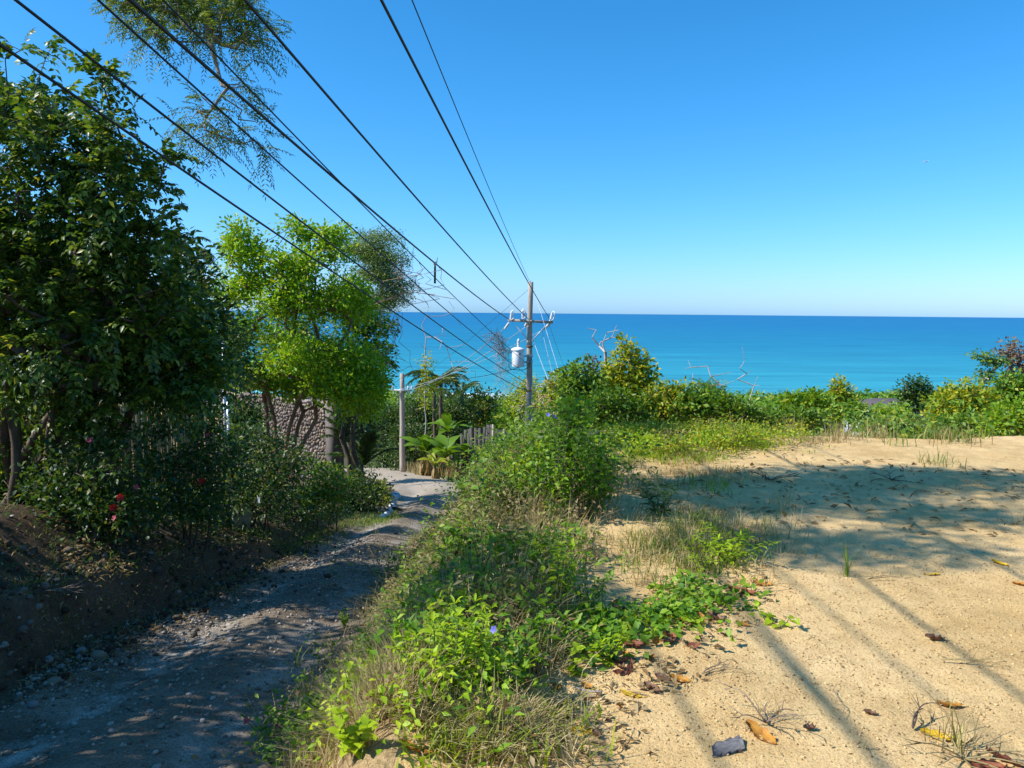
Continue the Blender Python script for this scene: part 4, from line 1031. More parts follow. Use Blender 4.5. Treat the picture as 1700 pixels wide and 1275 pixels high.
# ------------------------------------------------------------------ bend backdrop: trees between palms and fence
def wood_bush(label, px, py, Y, rx, ry, mat, n=150, n_per=16, size=.16, group=None, name='tree', cat='tree', style='bunch', spread=.45, bark='bark'):
    b = drop(*at(px, py, Y)[:2])
    lo = [L(px + rng.normal() * rx * .35, py + rng.uniform(-.5, .6) * ry, Y + rng.normal() * .4, rx * rng.uniform(.45, .8), ry * rng.uniform(.4, .7), rx / F * Y * .7) for _ in range(6)]
    return make_tree(name, label, cat, b, lo, n, style, n_per, size, spread, M[mat], M[bark], .10, .007, 2, .3, LEAF2, .5, group, fork=.45, step=.5)
wood_bush('dark spreading tree left of the road bend', 585, 700, 35, 44, 40, 'leaf_dark', 220, 18, .18, spread=.5)
wood_bush('dense dark tree behind the short pole', 644, 705, 51, 34, 45, 'leaf_dark', 220, 18, .22, spread=.7)
wood_bush('dark leafy tree right of the short pole', 700, 705, 50, 45, 45, 'leaf_dark', 220, 18, .22, spread=.7)
wood_bush('mid green tree behind the board fence', 760, 700, 49, 35, 42, 'leaf_dark', 200, 18, .2, spread=.6)
wood_bush('dark creeper covered tree beside the banana plants', 690, 745, 47, 45, 45, 'leaf_dark', 200, 18, .2, spread=.6)
wood_bush('green bush over the board fence top', 775, 735, 44, 25, 30, 'leaf_dark', 130, 16, .18, spread=.5)
wood_bush('light green tree behind the black net', 805, 690, 52, 40, 24, 'leaf_yellow', 180, 18, .2, spread=.55)
wood_bush('yellow green tree left of the tall pole', 835, 690, 47, 32, 34, 'leaf_sunny', 170, 18, .18, spread=.5)
wood_bush('pale drying tree just behind the tall pole', 878, 658, 39, 38, 34, 'leaf_yellow', 170, 16, .14, spread=.4, bark='dead_wood')
wood_bush('dry straw coloured bush right of the tall pole', 915, 655, 36, 28, 30, 'straw', 130, 14, .13, spread=.4, bark='dead_wood')
wood_bush('green bush hiding the foot of the tall pole', 925, 722, 26, 28, 34, 'leaf_mid', 180, 16, .14, spread=.4)
wood_bush('dark low bush at the inside foot of the road bend', 640, 770, 50, 22, 30, 'leaf_dark', 110, 16, .2, spread=.6)

# bare climbing tree with arching twigs
b = drop(*at(706, 780, 42)[:2])
tips = np.array([at(x, y, 42 + rng.normal() * .4) for x, y in ((703, 512), (700, 540), (722, 525), (735, 545), (748, 520), (760, 575), (775, 570), (752, 610), (788, 640), (740, 560), (728, 600), (715, 580), (690, 600), (712, 650), (690, 680), (745, 500), (765, 540), (770, 600), (782, 615), (722, 560), (730, 580), (758, 530), (712, 600), (697, 570), (745, 590), (765, 625), (708, 525), (700, 490), (780, 600))])
bt = thing('bare_tree', 'leafless pale tree with arching twigs against the sea', 'tree', b)
P_, par_, ch_, cnt_, tn_ = skeleton([b + (at(706, 560, 42) - b) * q / 12 + np.array((.05 * math.sin(q * 1.7), 0, 0)) for q in range(13)], tips, .5, .6, .12)
mb = MB(); wood_mesh(mb, P_, ch_, cnt_, .010, .035, 6); mb.build('trunk', M['dead_wood'], bt, True, b)
lv = Leaves(); q_ = np.array([b + (at(708, 590, 42) - b) * rng.uniform(.55, 1.0) for _ in range(420)]) + rng.normal(size=(420, 3)) * np.array((.20, .2, .12))
lv.add(q_, rdir(420, -.2), rdir(420, .6), .16, .10, LEAF2); link('creeper', lv.mesh('creeper', M['leaf_yellow'], b), bt, kind='stuff')

# ------------------------------------------------------------------ shrubs along the far edge of the lot
def dead_branches(label, pts, base, Y, r0, name='dead_tree'):
    tips = np.array([at(x, y, Y + rng.normal() * .15) for x, y in pts]); b = np.array(base)
    o = thing(name, label, 'tree', b)
    top = tips.mean(0) * .35 + b * .65
    P_, par_, ch_, cnt_, tn_ = skeleton([b + (top - b) * q / 5 for q in range(6)], tips, .2, .55, .05)
    mb = MB(); wood_mesh(mb, P_, ch_, cnt_, min(.006, r0 * .35), r0, 7); mb.build('trunk', M['dead_wood'], o, True, b)
    return o
dead_branches('leafless grey dead tree with forked antler like branches', [(976, 545), (983, 560), (990, 548), (1000, 570), (1008, 552), (1016, 560), (1024, 540), (1028, 548), (1032, 562), (1005, 585), (995, 575)], drop(*at(1002, 660, 13.5)[:2]), 13.5, .028)
dead_branches('dry bare stalks with pale heads above the edge shrubs', [(1142, 598), (1147, 610), (1150, 620), (1138, 612), (1175, 608), (1180, 625), (1195, 622), (1198, 640), (1215, 618), (1220, 632), (1150, 635)], drop(*at(1165, 690, 12)[:2]), 12, .012, 'dead_stalks')
dead_branches('thin tall grass stalks standing against the sea', [(1232, 575), (1236, 600), (1240, 620), (1228, 612), (1247, 615), (1258, 625), (1252, 640), (1224, 630), (1262, 640)], drop(*at(1240, 700, 11.5)[:2]), 11.5, .008, 'dead_stalks')
E = dict(style='bunch')
def edge(label, px, Y, lobes, n, n_per, size, mat, **kw):
    return bush(label, px, 700, Y, [(x, y, Y, rx, ry, max(rx, ry) / F * Y * .8) for x, y, rx, ry in lobes], n, n_per, size, mat, **kw)
edge('upright yellow green shrub with tapering top against the sea', 1042, 12.4, [(1040, 585, 14, 26), (1040, 620, 38, 30), (1062, 610, 22, 28), (1020, 630, 26, 26), (1050, 655, 42, 24), (1080, 640, 16, 22), (1038, 570, 7, 14)], 210, 15, .085, 'leaf_yellow', tpl=LEAF2)
edge('rounded dark green shrub left of the upright shrub', 965, 12.0, [(962, 625, 28, 28), (980, 650, 28, 28), (945, 640, 20, 25), (960, 665, 30, 20)], 150, 15, .085, 'leaf_mid', tpl=LEAF2)
edge('brown twiggy shrub between the dead tree and the rounded shrub', 990, 13.0, [(985, 610, 24, 16), (1000, 630, 22, 22), (1010, 650, 20, 20)], 80, 10, .07, 'red_brown', tpl=LEAF2)
edge('orange tinged dying shrub at the left end of the edge', 930, 12.6, [(925, 645, 18, 25), (935, 670, 22, 18)], 70, 11, .08, 'leaf_yellow', tpl=LEAF2)
edge('dark green shrub in front of the upright shrub', 1020, 11.3, [(1010, 670, 40, 22), (1060, 680, 40, 16), (985, 690, 25, 16)], 140, 14, .08, 'leaf_mid', tpl=LEAF2)
edge('low yellowish shrub right of the upright shrub', 1105, 11.4, [(1100, 660, 28, 20), (1130, 655, 24, 18), (1115, 680, 35, 14)], 120, 14, .075, 'leaf_yellow', tpl=LEAF2)
edge('dark dense grassy shrub at the lot edge', 1165, 11.2, [(1160, 668, 35, 22), (1190, 672, 30, 18), (1140, 685, 30, 12)], 140, 14, .08, 'leaf_mid', tpl=LEAF2)
edge('feathery dark shrub under the dry stalks', 1175, 11.8, [(1172, 645, 16, 10), (1185, 655, 18, 12), (1160, 650, 14, 10)], 60, 3, .045, 'leaf_mid', style='feather', tpl=LEAF2, spread=.12)
edge('olive brush in front of the thin grass stalks', 1235, 11.0, [(1220, 684, 30, 14), (1255, 694, 26, 11), (1205, 672, 18, 12)], 120, 13, .07, 'leaf_mid', tpl=LEAF2)
edge('green brush mixed with blue flowers at the lot edge', 1300, 11.4, [(1285, 698, 24, 10), (1320, 696, 24, 11), (1345, 694, 20, 10)], 120, 13, .07, 'leaf_mid', tpl=LEAF2)
edge('bright low shrub behind the blue flowered brush', 1335, 14.5, [(1310, 668, 18, 12), (1345, 665, 22, 14), (1365, 672, 20, 12)], 100, 13, .09, 'leaf_sunny', tpl=LEAF2)
edge('small upright tree with round yellow green top', 1398, 17.0, [(1393, 648, 14, 15), (1400, 665, 20, 16), (1410, 680, 18, 16), (1388, 685, 14, 14)], 120, 15, .10, 'leaf_yellow', name='tree', cat='tree', tpl=LEAF2)
edge('dark shrub at the right foot of the small upright tree', 1425, 16.0, [(1420, 685, 18, 14), (1435, 693, 18, 12)], 70, 13, .09, 'leaf_mid', tpl=LEAF2)
edge('green shrub in front of the house roof', 1475, 20, [(1465, 684, 14, 6), (1490, 682, 14, 7), (1478, 692, 30, 7)], 100, 14, .10, 'leaf_sunny', tpl=LEAF2)
edge('broad low green brush before the house', 1470, 14, [(1440, 707, 28, 7), (1480, 708, 32, 8), (1515, 707, 25, 7)], 120, 14, .085, 'leaf_grey', tpl=LEAF2)
edge('flat topped dark tree beside the house', 1520, 30, [(1520, 636, 22, 6), (1505, 645, 14, 6), (1530, 652, 22, 8), (1510, 664, 20, 8), (1528, 672, 16, 9)], 130, 12, .15, 'leaf_dark', name='tree', cat='tree', tpl=LEAF2, stems=1, r_root=.12)
edge('large yellow and green shrub at the right edge of the lot', 1595, 15.5, [(1600, 655, 34, 20), (1570, 675, 34, 24), (1630, 670, 26, 26), (1595, 695, 50, 18), (1555, 698, 20, 16)], 240, 16, .10, 'leaf_yellow', tpl=LEAF2)
edge('dark low shrub in front of the large yellow shrub', 1600, 13.5, [(1585, 705, 30, 10), (1620, 703, 26, 12)], 90, 13, .08, 'leaf_mid', tpl=LEAF2)
edge('slender pale trunked tree with thin leaf layers', 1655, 19, [(1634, 588, 18, 5), (1640, 597, 12, 4), (1636, 618, 12, 5), (1638, 630, 8, 4), (1655, 600, 10, 5)], 60, 12, .10, 'leaf_mid', name='tree', cat='tree', style='layer', tpl=LEAF2, stems=1, bark='dead_wood', spread=.2, r_root=.06)
edge('reddish brown half bare tree at the right edge', 1690, 20, [(1675, 585, 22, 20), (1700, 600, 30, 26), (1690, 625, 24, 18)], 150, 7, .11, 'red_brown', name='tree', cat='tree', tpl=LEAF2, stems=2, r_root=.08)
edge('dense green shrub under the reddish tree', 1690, 16, [(1670, 650, 20, 22), (1700, 645, 22, 25), (1655, 670, 16, 16)], 130, 15, .11, 'leaf_mid', tpl=LEAF2)
edge('bright green shrub at the right border of the lot', 1690, 13, [(1675, 695, 32, 20), (1710, 690, 30, 25), (1650, 710, 18, 10)], 170, 15, .09, 'leaf_sunny', tpl=LEAF2)

# ------------------------------------------------------------------ woods on the slope down to the beach
protos = []
for q, (mat, lab) in enumerate((('leaf_dark', 0), ('leaf_mid', 0), ('leaf_sunny', 0), ('leaf_yellow', 0))):
    st = np.array((0, 0, 0.0)); hgt = 6.0
    lo = [(np.array((rng.normal() * 1.1, rng.normal() * 1.1, hgt * rng.uniform(.55, .95))), (1.5, 1.5, 1.0)) for _ in range(7)]
    tips = lobe_tips(lo, 130)
    P_, par_, ch_, cnt_, tn_ = skeleton([np.array((0, 0, -.3 + .6 * k)) for k in range(6)], tips, .8, .4, .1)
    mb = MB(); wood_mesh(mb, P_, ch_, cnt_, .02, .17, 6)
    lv = Leaves(); ii = np.array([tn_[i] for i in range(len(tips))]); foliage(lv, None, P_[ii], rdir(len(ii), .2), 'bunch', 15, .30, .75, LEAF2, .55)
    protos.append((mb.mesh('slope_tree_trunk', M['bark'], True), lv.mesh('slope_tree_crown', M[mat])))
names_ = ['dark green', 'mid green', 'bright green', 'yellowish green']
def slope_tree(x, y, s, k, far):
    o = thing('tree', ('distant ' if far else '') + names_[k] + ' tree on the wooded slope towards the beach', 'tree', drop(x, y), names_[k] + (' trees far down the slope' if far else ' trees on the near slope'), rng.uniform(0, 6.28))
    o.scale = (s, s, s * rng.uniform(.85, 1.15))
    link('trunk', protos[k][0], o); link('crown', protos[k][1], o, kind='stuff')
for q in range(64):                                     # in the gap left of the tall pole
    Y = 52 * (140 / 52) ** rng.random(); px = rng.uniform(560, 930)
    slope_tree(at(px, 600, Y)[0], Y, rng.uniform(.55, .9), rng.choice(4, p=(.3, .35, .15, .2)), Y > 95)
for q in range(70):                                     # beyond the sandy lot
    Y = 20 * (130 / 20) ** rng.random(); px = rng.uniform(930, 1720)
    p = at(px, 600, Y)
    gz = float(H(p[0], Y)); lim = at(px, 716 if 1370 < px < 1560 and Y < 84 else (rng.uniform(676, 708) if 1090 < px < 1380 else rng.uniform(668, 690)), Y)[2] - gz
    s = min(.95, max(.2, lim / 6.4))
    slope_tree(p[0], Y, s * rng.uniform(.8, 1.0), rng.choice(4, p=(.2, .4, .2, .2)), Y > 95)
# the wood farther down reads as one mass
lv = Leaves(); n = 5200
Y = 125 * (465 / 125) ** rng.random(n); X = at(rng.uniform(540, 1720, n), np.full(n, 600.), Y)[:, 0]
Z = H(X, Y) + 4.6 * rng.uniform(.35, 1.0, n) + 1.6 * fbm(X * .12, Y * .12, 2)
k = 9; Pp = np.repeat(np.stack([X, Y, Z], -1), k, 0) + rng.normal(size=(n * k, 3)) * np.array((1.1, 1.1, .8))
lv.add(Pp, rdir(n * k, .2), rdir(n * k, .5), rng.uniform(.7, 1.5, n * k), rng.uniform(.5, .9, n * k), LEAF2)
tag(link('woodland', lv.mesh('woodland', M['leaf_mid'])), 'distant wood covering the slope down to the beach', 'woodland', None, 'stuff')
rng = np.random.default_rng(44)
# ------------------------------------------------------------------ herbs with separate leaves
M['leaf_weed'] = leafmat('leaf_weed', [(0, (.07, .175, .011)), (.5, (.15, .295, .015)), (1, (.29, .41, .024))], .4, .5, .35)
M['leaf_lime'] = leafmat('leaf_lime', [(0, (.20, .36, .010)), (.5, (.32, .47, .013)), (1, (.48, .56, .025))], .42, .5, .35)
LM = {}
for k, m in (('weed', 'leaf_weed'), ('lime', 'leaf_lime'), ('mid', 'leaf_mid'), ('dark', 'leaf_dark')):
    lv = Leaves(); lv.add(np.zeros((1, 3)), np.array([(0, 1, .0)]), np.array([(0, 0, 1.)]), 1.0, .44, LEAF8); LM[k] = lv.mesh(k + '_leaf', M[m])
    lv = Leaves(); lv.add(np.zeros((1, 3)), np.array([(0, 1, .0)]), np.array([(0, 0, 1.)]), 1.0, .28, LEAF8); LM[k + '_narrow'] = lv.mesh(k + '_narrow_leaf', M[m])
    lv = Leaves(); lv.add(np.zeros((1, 3)), np.array([(0, 1, .0)]), np.array([(0, 0, 1.)]), 1.0, .8, LEAF8); LM[k + '_heart'] = lv.mesh(k + '_heart_leaf', M[m])
def herb_axes(base, nst, h, spread, lean=(0, 0)):
    out = []
    for s in range(nst):
        a = rng.uniform(0, 6.283); sp = spread * rng.uniform(.3, 1.0)
        top = np.array((math.cos(a) * sp + lean[0], math.sin(a) * sp + lean[1], h * rng.uniform(.6, 1.0)))
        b0 = np.array((math.cos(a), math.sin(a), 0)) * sp * .25
        k = 6; out.append(np.array([b0 + (top - b0) * np.array((t ** 1.3, t ** 1.3, t ** .8)) + rng.normal(size=3) * .01 * (q > 0) for q, t in enumerate(np.linspace(0, 1, k + 1))]))
    return out
def herb(label, px, py, nst, h, spread, leaf, kind, gap=.045, name='weed_plant', pos=None, lean=(0, 0), group=None, flower=None, nf=0, fcol='blue', drop_=.15):
    b = g1(px, py) if pos is None else np.array(pos)
    root = thing(name, label, 'plant', b, group)
    ax = herb_axes(b, nst, h, spread, lean); mb = MB()
    for P in ax: mb.tube(P, np.linspace(.0045, .0018, len(P)), 4, False)
    mb.build('stem', M['stem'], root)
    for P in ax:
        seg = np.linalg.norm(np.diff(P, axis=0), axis=1); tot = seg.sum(); cum = np.concatenate([[0], np.cumsum(seg)])
        gap_ = gap * .8; ss = np.arange(tot * .15, tot, gap_); turn = rng.uniform(0, 6.28)
        for j, s in enumerate(ss):
            p = np.array([np.interp(s, cum, P[:, c]) for c in range(3)])
            for sg in (0, math.pi):
                a = turn + j * 1.571 + sg + rng.normal() * .25
                f = link('leaf', LM[kind], root, p, (rng.uniform(-.35, .35) + .25 - drop_ * 2 * (1 - s / tot), rng.normal() * .25, a), leaf * .86 * (1.15 - .5 * s / tot) * rng.uniform(.65, 1.2))
        for q in range(3):
            link('leaf', LM[kind], root, P[-1], (rng.uniform(.2, 1.0), rng.normal() * .2, q * 2.1 + turn), leaf * .6)
    for q in range(nf):
        P = ax[q % len(ax)]; link('flower', FM[fcol], root, P[-1 - q // len(ax)] + np.array((0, -.02, .03)), (R(60), 0, rng.normal() * .6), .4 if fcol == 'pink' else .62)
    return root
# the big bright weeds of the strip between road and lot
herb('bright lime green leafy weed at the front of the strip', 745, 1185, 9, .36, .20, .085, 'lime', .05)
herb('lime green weed left of the sand edge with one lilac flower', 815, 1165, 7, .32, .16, .08, 'lime', .05, nf=1)
herb('fresh green weed with narrow toothed leaves above the straw grass', 770, 1120, 7, .34, .17, .095, 'lime_narrow', .04)
herb('yellowish green weed leaning over the road edge', 690, 1175, 6, .30, .18, .075, 'lime', .05, lean=(-.1, 0))
herb('low leafy weed in the bottom left of the strip', 520, 1255, 7, .30, .22, .085, 'weed', .05, lean=(-.08, 0))
herb('weed with heart shaped leaves at the bottom edge of the strip', 590, 1270, 6, .24, .2, .07, 'lime_heart', .055)
herb('bright upright weed in the middle of the strip', 925, 1010, 8, .42, .20, .08, 'lime', .05)
herb('green weed right of the bright upright weed', 975, 1020, 6, .30, .18, .07, 'weed', .05)
herb('broad leaved weed beside the sand with large pale leaves', 870, 1105, 5, .22, .18, .115, 'weed', .06)
herb('weed with broad leaves hanging over the sand edge', 905, 1080, 5, .20, .20, .10, 'weed', .06)
herb('small bright weed standing alone on the sand', 1005, 1098, 5, .16, .10, .075, 'lime', .05)
herb('tall leafy weed with blue flowers beside the tall pole foot', 945, 868, 12, .95, .34, .085, 'weed', .085, nf=3)
herb('tall bushy weed on the right of the blue flowered weed', 985, 862, 10, .85, .32, .085, 'weed', .085, lean=(.08, 0))
herb('tall weed behind the blue flowered weed', 930, 800, 11, 1.0, .40, .09, 'lime', .09)
herb('leafy weed with heart shaped leaves at the road side', 800, 880, 6, .55, .25, .11, 'mid_heart', .10)
herb('weed spreading over the verge below the pole', 855, 830, 9, .55, .4, .09, 'weed', .085)
herb('bright weed on the verge crest near the black net', 820, 800, 8, .5, .35, .09, 'lime', .09)
herb('tall thin weed with a few large leaves at the road bend', 705, 905, 3, .75, .15, .12, 'mid_heart', .16)
herb('dark leafy clump at the near edge of the tree shadow', 1095, 858, 10, .34, .24, .11, 'dark_narrow', .07)
herb('feathery lime green weed at the shadow edge', 1215, 935, 11, .22, .30, .085, 'lime_narrow', .032)
herb('small feathery lime weed left of the larger one', 1165, 950, 6, .18, .18, .07, 'lime_narrow', .035)
herb('low green seedling row left of the small sand plant', 1085, 1030, 4, .10, .14, .06, 'weed_heart', .05)
herb('tiny green creeper with round leaves on the sand', 1285, 1035, 3, .06, .12, .055, 'lime_heart', .05, name='creeper_plant')
herb('pair of round green leaves on sand by the weeds edge', 1150, 1040, 2, .05, .08, .06, 'lime_heart', .05, name='creeper_plant')
herb('seedling with one lime leaf near the brown leaves', 955, 1120, 2, .10, .05, .07, 'lime_heart', .07, name='creeper_plant')
herb('green seedling on the sand beside the curled brown leaf', 1180, 990, 3, .10, .10, .055, 'weed_heart', .05, name='creeper_plant')
herb('thin shoot arching over the road with pale leaves', 640, 985, 2, .42, .16, .07, 'lime', .12, lean=(-.14, .0))
herb('pink tipped weed at the bottom left corner of the strip', 455, 1265, 5, .24, .16, .06, 'weed', .05, lean=(-.06, 0), nf=3, fcol='pink')
herb('mint green weed on the left slope of the strip', 640, 1130, 6, .34, .2, .07, 'weed', .05)
herb('shaded green weed in the middle of the strip', 800, 1010, 8, .4, .26, .08, 'weed', .055)
herb('shaded weed overlooking the road rut', 700, 1010, 7, .38, .26, .075, 'weed', .055, lean=(-.06, 0))
herb('green weed under the tall thin weed', 745, 940, 7, .38, .26, .08, 'weed', .06)

# ------------------------------------------------------------------ grasses and undergrowth (nobody could count them)
def poly_sample(px_poly, n):
    """points on the ground, evenly spread over the land that the outline encloses"""
    g = ground([p[0] for p in px_poly], [p[1] for p in px_poly])[:, :2]
    lo, hi = g.min(0), g.max(0); out = []
    while sum(len(o) for o in out) < n:
        q = lo + rng.random((n * 3, 2)) * (hi - lo); ins = np.zeros(len(q), bool); j = len(g) - 1
        for i in range(len(g)):
            c = ((g[i, 1] > q[:, 1]) != (g[j, 1] > q[:, 1])) & (q[:, 0] < (g[j, 0] - g[i, 0]) * (q[:, 1] - g[i, 1]) / (g[j, 1] - g[i, 1] + 1e-12) + g[i, 0])
            ins ^= c; j = i
        out.append(q[ins])
    q = np.concatenate(out)[:n]; q0 = q; q = q + rng.normal(size=q.shape) * (.045 * np.clip(q[:, 1:2], 2, 20)) * np.array((1, .8)) * rng.random((len(q), 1))
    e_ = xr(q[:, 1]) + .08; q[:, 0] = np.where(q0[:, 0] >= e_ - .3, np.maximum(q[:, 0], e_ + .12 * rng.random(len(q))), q[:, 0])     # keeps the verge off the road
    return np.column_stack([q, H(q[:, 0], q[:, 1])])
def clump(P, s):
    """thin a set out into clumps"""
    v = fbm(P[:, 0] * s + 5, P[:, 1] * s, 3); return P[v > np.quantile(v, .35)]
def blades(P, h, w, bend=.5, lean=None, segs=3, up=1.0):
    n = len(P); h = np.broadcast_to(np.asarray(h, float), (n,)) * rng.uniform(.55, 1.15, n)
    a = rng.uniform(0, 6.283, n); out = np.stack([np.cos(a), np.sin(a), np.zeros(n)], -1)
    if lean is not None: out = unit(out + np.array(lean))
    sd = np.stack([-np.sin(a), np.cos(a), np.zeros(n)], -1) * (w * rng.uniform(.6, 1.2, n))[:, None]
    bnd = bend * rng.uniform(.2, 1.4, n); V = []
    for i in range(segs + 1):
        t = i / segs; c = P + out * (h * bnd * t ** 2)[:, None] + np.array((0, 0, 1.)) * (h * (t - .35 * bnd * t ** 2) * up)[:, None]
        if i == segs: V.append(c[:, None])
        else: V.append(np.stack([c - sd * (1 - t * .6), c + sd * (1 - t * .6)], 1))
    V = np.concatenate(V, 1); k = V.shape[1]; f = []
    for i in range(segs - 1): f += [(2 * i, 2 * i + 1, 2 * i + 3), (2 * i, 2 * i + 3, 2 * i + 2)]
    f.append((2 * segs - 2, 2 * segs - 1, 2 * segs))
    T = (np.array(f)[None] + (np.arange(n) * k)[:, None, None]).reshape(-1, 3)
    return V.reshape(-1, 3), T
def tufts(P, per, rad):
    return np.repeat(P, per, 0) + np.column_stack([rng.normal(size=(len(P) * per, 2)) * rad, np.zeros(len(P) * per)])
def grass(name, label, P, h, w, mat, bend=.5, lean=None):
    P[:, 2] = H(P[:, 0], P[:, 1]) - .01
    V, T = blades(P, h, w, bend, lean)
    return tag(link(name, mesh_np(name, V, T, M[mat])), label, 'grass', None, 'stuff')
STRIP = [(400, 1275), (520, 1140), (600, 1030), (645, 960), (700, 890), (800, 850), (980, 850), (985, 900), (940, 960), (930, 1020), (890, 1090), (870, 1150), (860, 1275)]
grass('grass', 'dry straw grass tangled through the weed strip', tufts(clump(clump(poly_sample(STRIP, 1300), 1.1), 2.3), 22, .05), .28, .003, 'straw', .85)
grass('grass', 'tangle of tall dry stems in the middle of the strip', tufts(clump(poly_sample([(560, 1100), (640, 960), (710, 890), (900, 870), (930, 960), (860, 1060), (700, 1120)], 520), 1.5), 10, .06), .42, .0028, 'straw', .9)
grass('grass', 'green grass blades growing through the weed strip', tufts(clump(clump(poly_sample(STRIP, 620), 2.1), .8), 14, .045), .24, .0045, 'grass_green', .8)
grass('grass', 'straw tufts scattered along the road side of the strip', tufts(clump(poly_sample([(420, 1275), (520, 1150), (610, 1030), (660, 950), (700, 960), (640, 1090), (560, 1275)], 150), 1.8), 24, .05), .30, .003, 'straw', .8)
grass('grass', 'straw coloured grass at the bottom left of the strip', tufts(poly_sample([(480, 1275), (540, 1150), (640, 1090), (700, 1180), (690, 1275)], 200), 34, .05), .30, .003, 'straw', .7)
grass('grass', 'dry grass at the front of the sand edge', tufts(poly_sample([(560, 1275), (640, 1200), (880, 1190), (900, 1275)], 130), 24, .05), .15, .003, 'straw', 1.1)
grass('grass', 'lime grass blades at the front sand edge', tufts(poly_sample([(700, 1275), (740, 1210), (860, 1190), (900, 1260)], 40), 10, .05), .15, .006, 'grass_lime', 1.0)
grass('grass', 'dry grass around the shadow edge weeds', tufts(clump(poly_sample([(960, 960), (1000, 870), (1100, 850), (1300, 870), (1310, 950), (1150, 985)], 170), 1.8), 12, .06), .15, .003, 'straw', .95)
grass('grass', 'short green grass around the shadow edge weeds', tufts(clump(poly_sample([(980, 940), (1020, 850), (1180, 840), (1260, 900), (1200, 960)], 200), 1.4), 11, .07), .14, .004, 'grass_green', .9)
grass('grass', 'bright yellow green ground cover along the far lot', tufts(clump(poly_sample([(1010, 775), (1000, 728), (1120, 724), (1290, 724), (1330, 735), (1200, 760)], 420), 2.2), 10, .08), .13, .005, 'grass_lime', 1.0)
grass('grass', 'dry brown grass along the far lot edge', tufts(clump(poly_sample([(1020, 790), (1040, 730), (1260, 724), (1450, 726), (1440, 740), (1300, 735), (1180, 770)], 1100), 1.4), 16, .09), .17, .004, 'straw', 1.0)
grass('grass', 'tall dry grass standing at the lot edge', tufts(poly_sample([(1060, 750), (1150, 728), (1260, 724), (1460, 725), (1440, 733), (1260, 738), (1120, 758)], 330), 15, .10), .36, .005, 'straw', .5)
grass('grass', 'green grass under the edge shrubs', tufts(poly_sample([(1000, 740), (1030, 724), (1250, 723), (1420, 724), (1700, 726), (1700, 732), (1420, 730), (1240, 732)], 420), 16, .12), .30, .008, 'grass_green', .6)
grass('grass', 'sparse grass on the path across the lot', tufts(clump(poly_sample([(1040, 860), (1050, 800), (1150, 770), (1260, 790), (1230, 850)], 200), 1.3), 14, .07), .10, .004, 'straw', 1.0)
grass('grass', 'thin dry grass on the shaded road bank', tufts(clump(poly_sample([(0, 1140), (0, 900), (250, 880), (430, 890), (560, 880), (400, 960), (200, 1040)], 320), 1.2), 9, .06), .10, .003, 'grass_green', 1.0, (.5, -.2, 0))
grass('grass', 'grass along the inner road edge beside the hedge', tufts(poly_sample([(430, 890), (640, 850), (650, 862), (560, 880), (440, 920)], 260), 12, .08), .14, .005, 'grass_green', .8)
grass('grass', 'dry grass on the verge beside the road bend', tufts(poly_sample([(800, 850), (790, 800), (830, 780), (1000, 800), (1000, 850)], 420), 22, .07), .36, .004, 'straw', .7)
grass('grass', 'dead hanging grass at the foot of the board fence', tufts(poly_sample([(690, 790), (700, 775), (800, 775), (810, 795)], 90), 14, .2), .9, .03, 'straw', .6)
# small mixed leaves, low in the strip
def scrub(name, label, P, per, size, mat, hmax, wid=.5, spread=.07, tpl=LEAF4):
    n = len(P); Q = np.repeat(P, per, 0); m = len(Q)
    Q = Q + np.column_stack([rng.normal(size=(m, 2)) * spread, rng.random(m) ** .8 * hmax])
    lv = Leaves(); D = rdir(m, .1); D[:, 2] *= .6
    lv.add(Q, D, np.array((-.2, -.1, 1.0)) + .5 * rng.normal(size=(m, 3)), size * rng.uniform(.5, 1.3, m), size * wid * rng.uniform(.7, 1.2, m), tpl)
    return tag(link(name, lv.mesh(name, M[mat])), label, 'undergrowth', None, 'stuff')
scrub('undergrowth', 'mixed small green leaves low in the weed strip', clump(clump(poly_sample(STRIP, 1500), 1.7), .9), 14, .055, 'leaf_weed', .26)
scrub('undergrowth', 'lime coloured small leaves in the sunny part of the strip', clump(poly_sample([(470, 1275), (560, 1160), (660, 1080), (860, 1050), (860, 1180), (700, 1275)], 480), 2.0), 12, .045, 'leaf_lime', .22)
scrub('undergrowth', 'dark brush in the shaded middle of the strip', clump(poly_sample([(600, 1060), (650, 950), (720, 890), (860, 880), (900, 950), (880, 1050), (760, 1090)], 1300), 1.7), 16, .055, 'brush', .36, .35)
scrub('undergrowth', 'brown dead leaves caught in the weed strip', poly_sample(STRIP, 700), 9, .05, 'leaf_dry', .16)
scrub('undergrowth', 'green leaves over the verge beyond the strip', clump(poly_sample([(790, 850), (800, 800), (860, 785), (1010, 770), (1040, 850)], 700), 1.3), 20, .06, 'leaf_weed', .5, spread=.12)
scrub('undergrowth', 'low creeping leaves at the sand edge', clump(poly_sample([(880, 1080), (1000, 990), (1120, 960), (1240, 970), (1220, 1010), (1080, 1060), (990, 1110), (900, 1140)], 330), 1.9), 7, .05, 'leaf_weed', .06, .7, .06)
scrub('undergrowth', 'yellow green creeping leaves along the far lot', clump(poly_sample([(1010, 765), (1020, 728), (1130, 724), (1290, 724), (1250, 745), (1120, 760)], 420), 1.9), 16, .05, 'leaf_lime', .20, .6, .10)
scrub('undergrowth', 'ivy leaves on the shaded bank', clump(poly_sample([(60, 900), (280, 865), (430, 885), (560, 870), (420, 930), (200, 960)], 420), 1.3), 8, .05, 'leaf_dark', .10, .6, .09)
scrub('undergrowth', 'leaf litter on the shaded bank and road edge', clump(poly_sample([(0, 1180), (0, 900), (430, 880), (560, 890), (300, 1030), (100, 1130)], 800), 1.0), 4, .05, 'leaf_dry', .01, .5, .12)
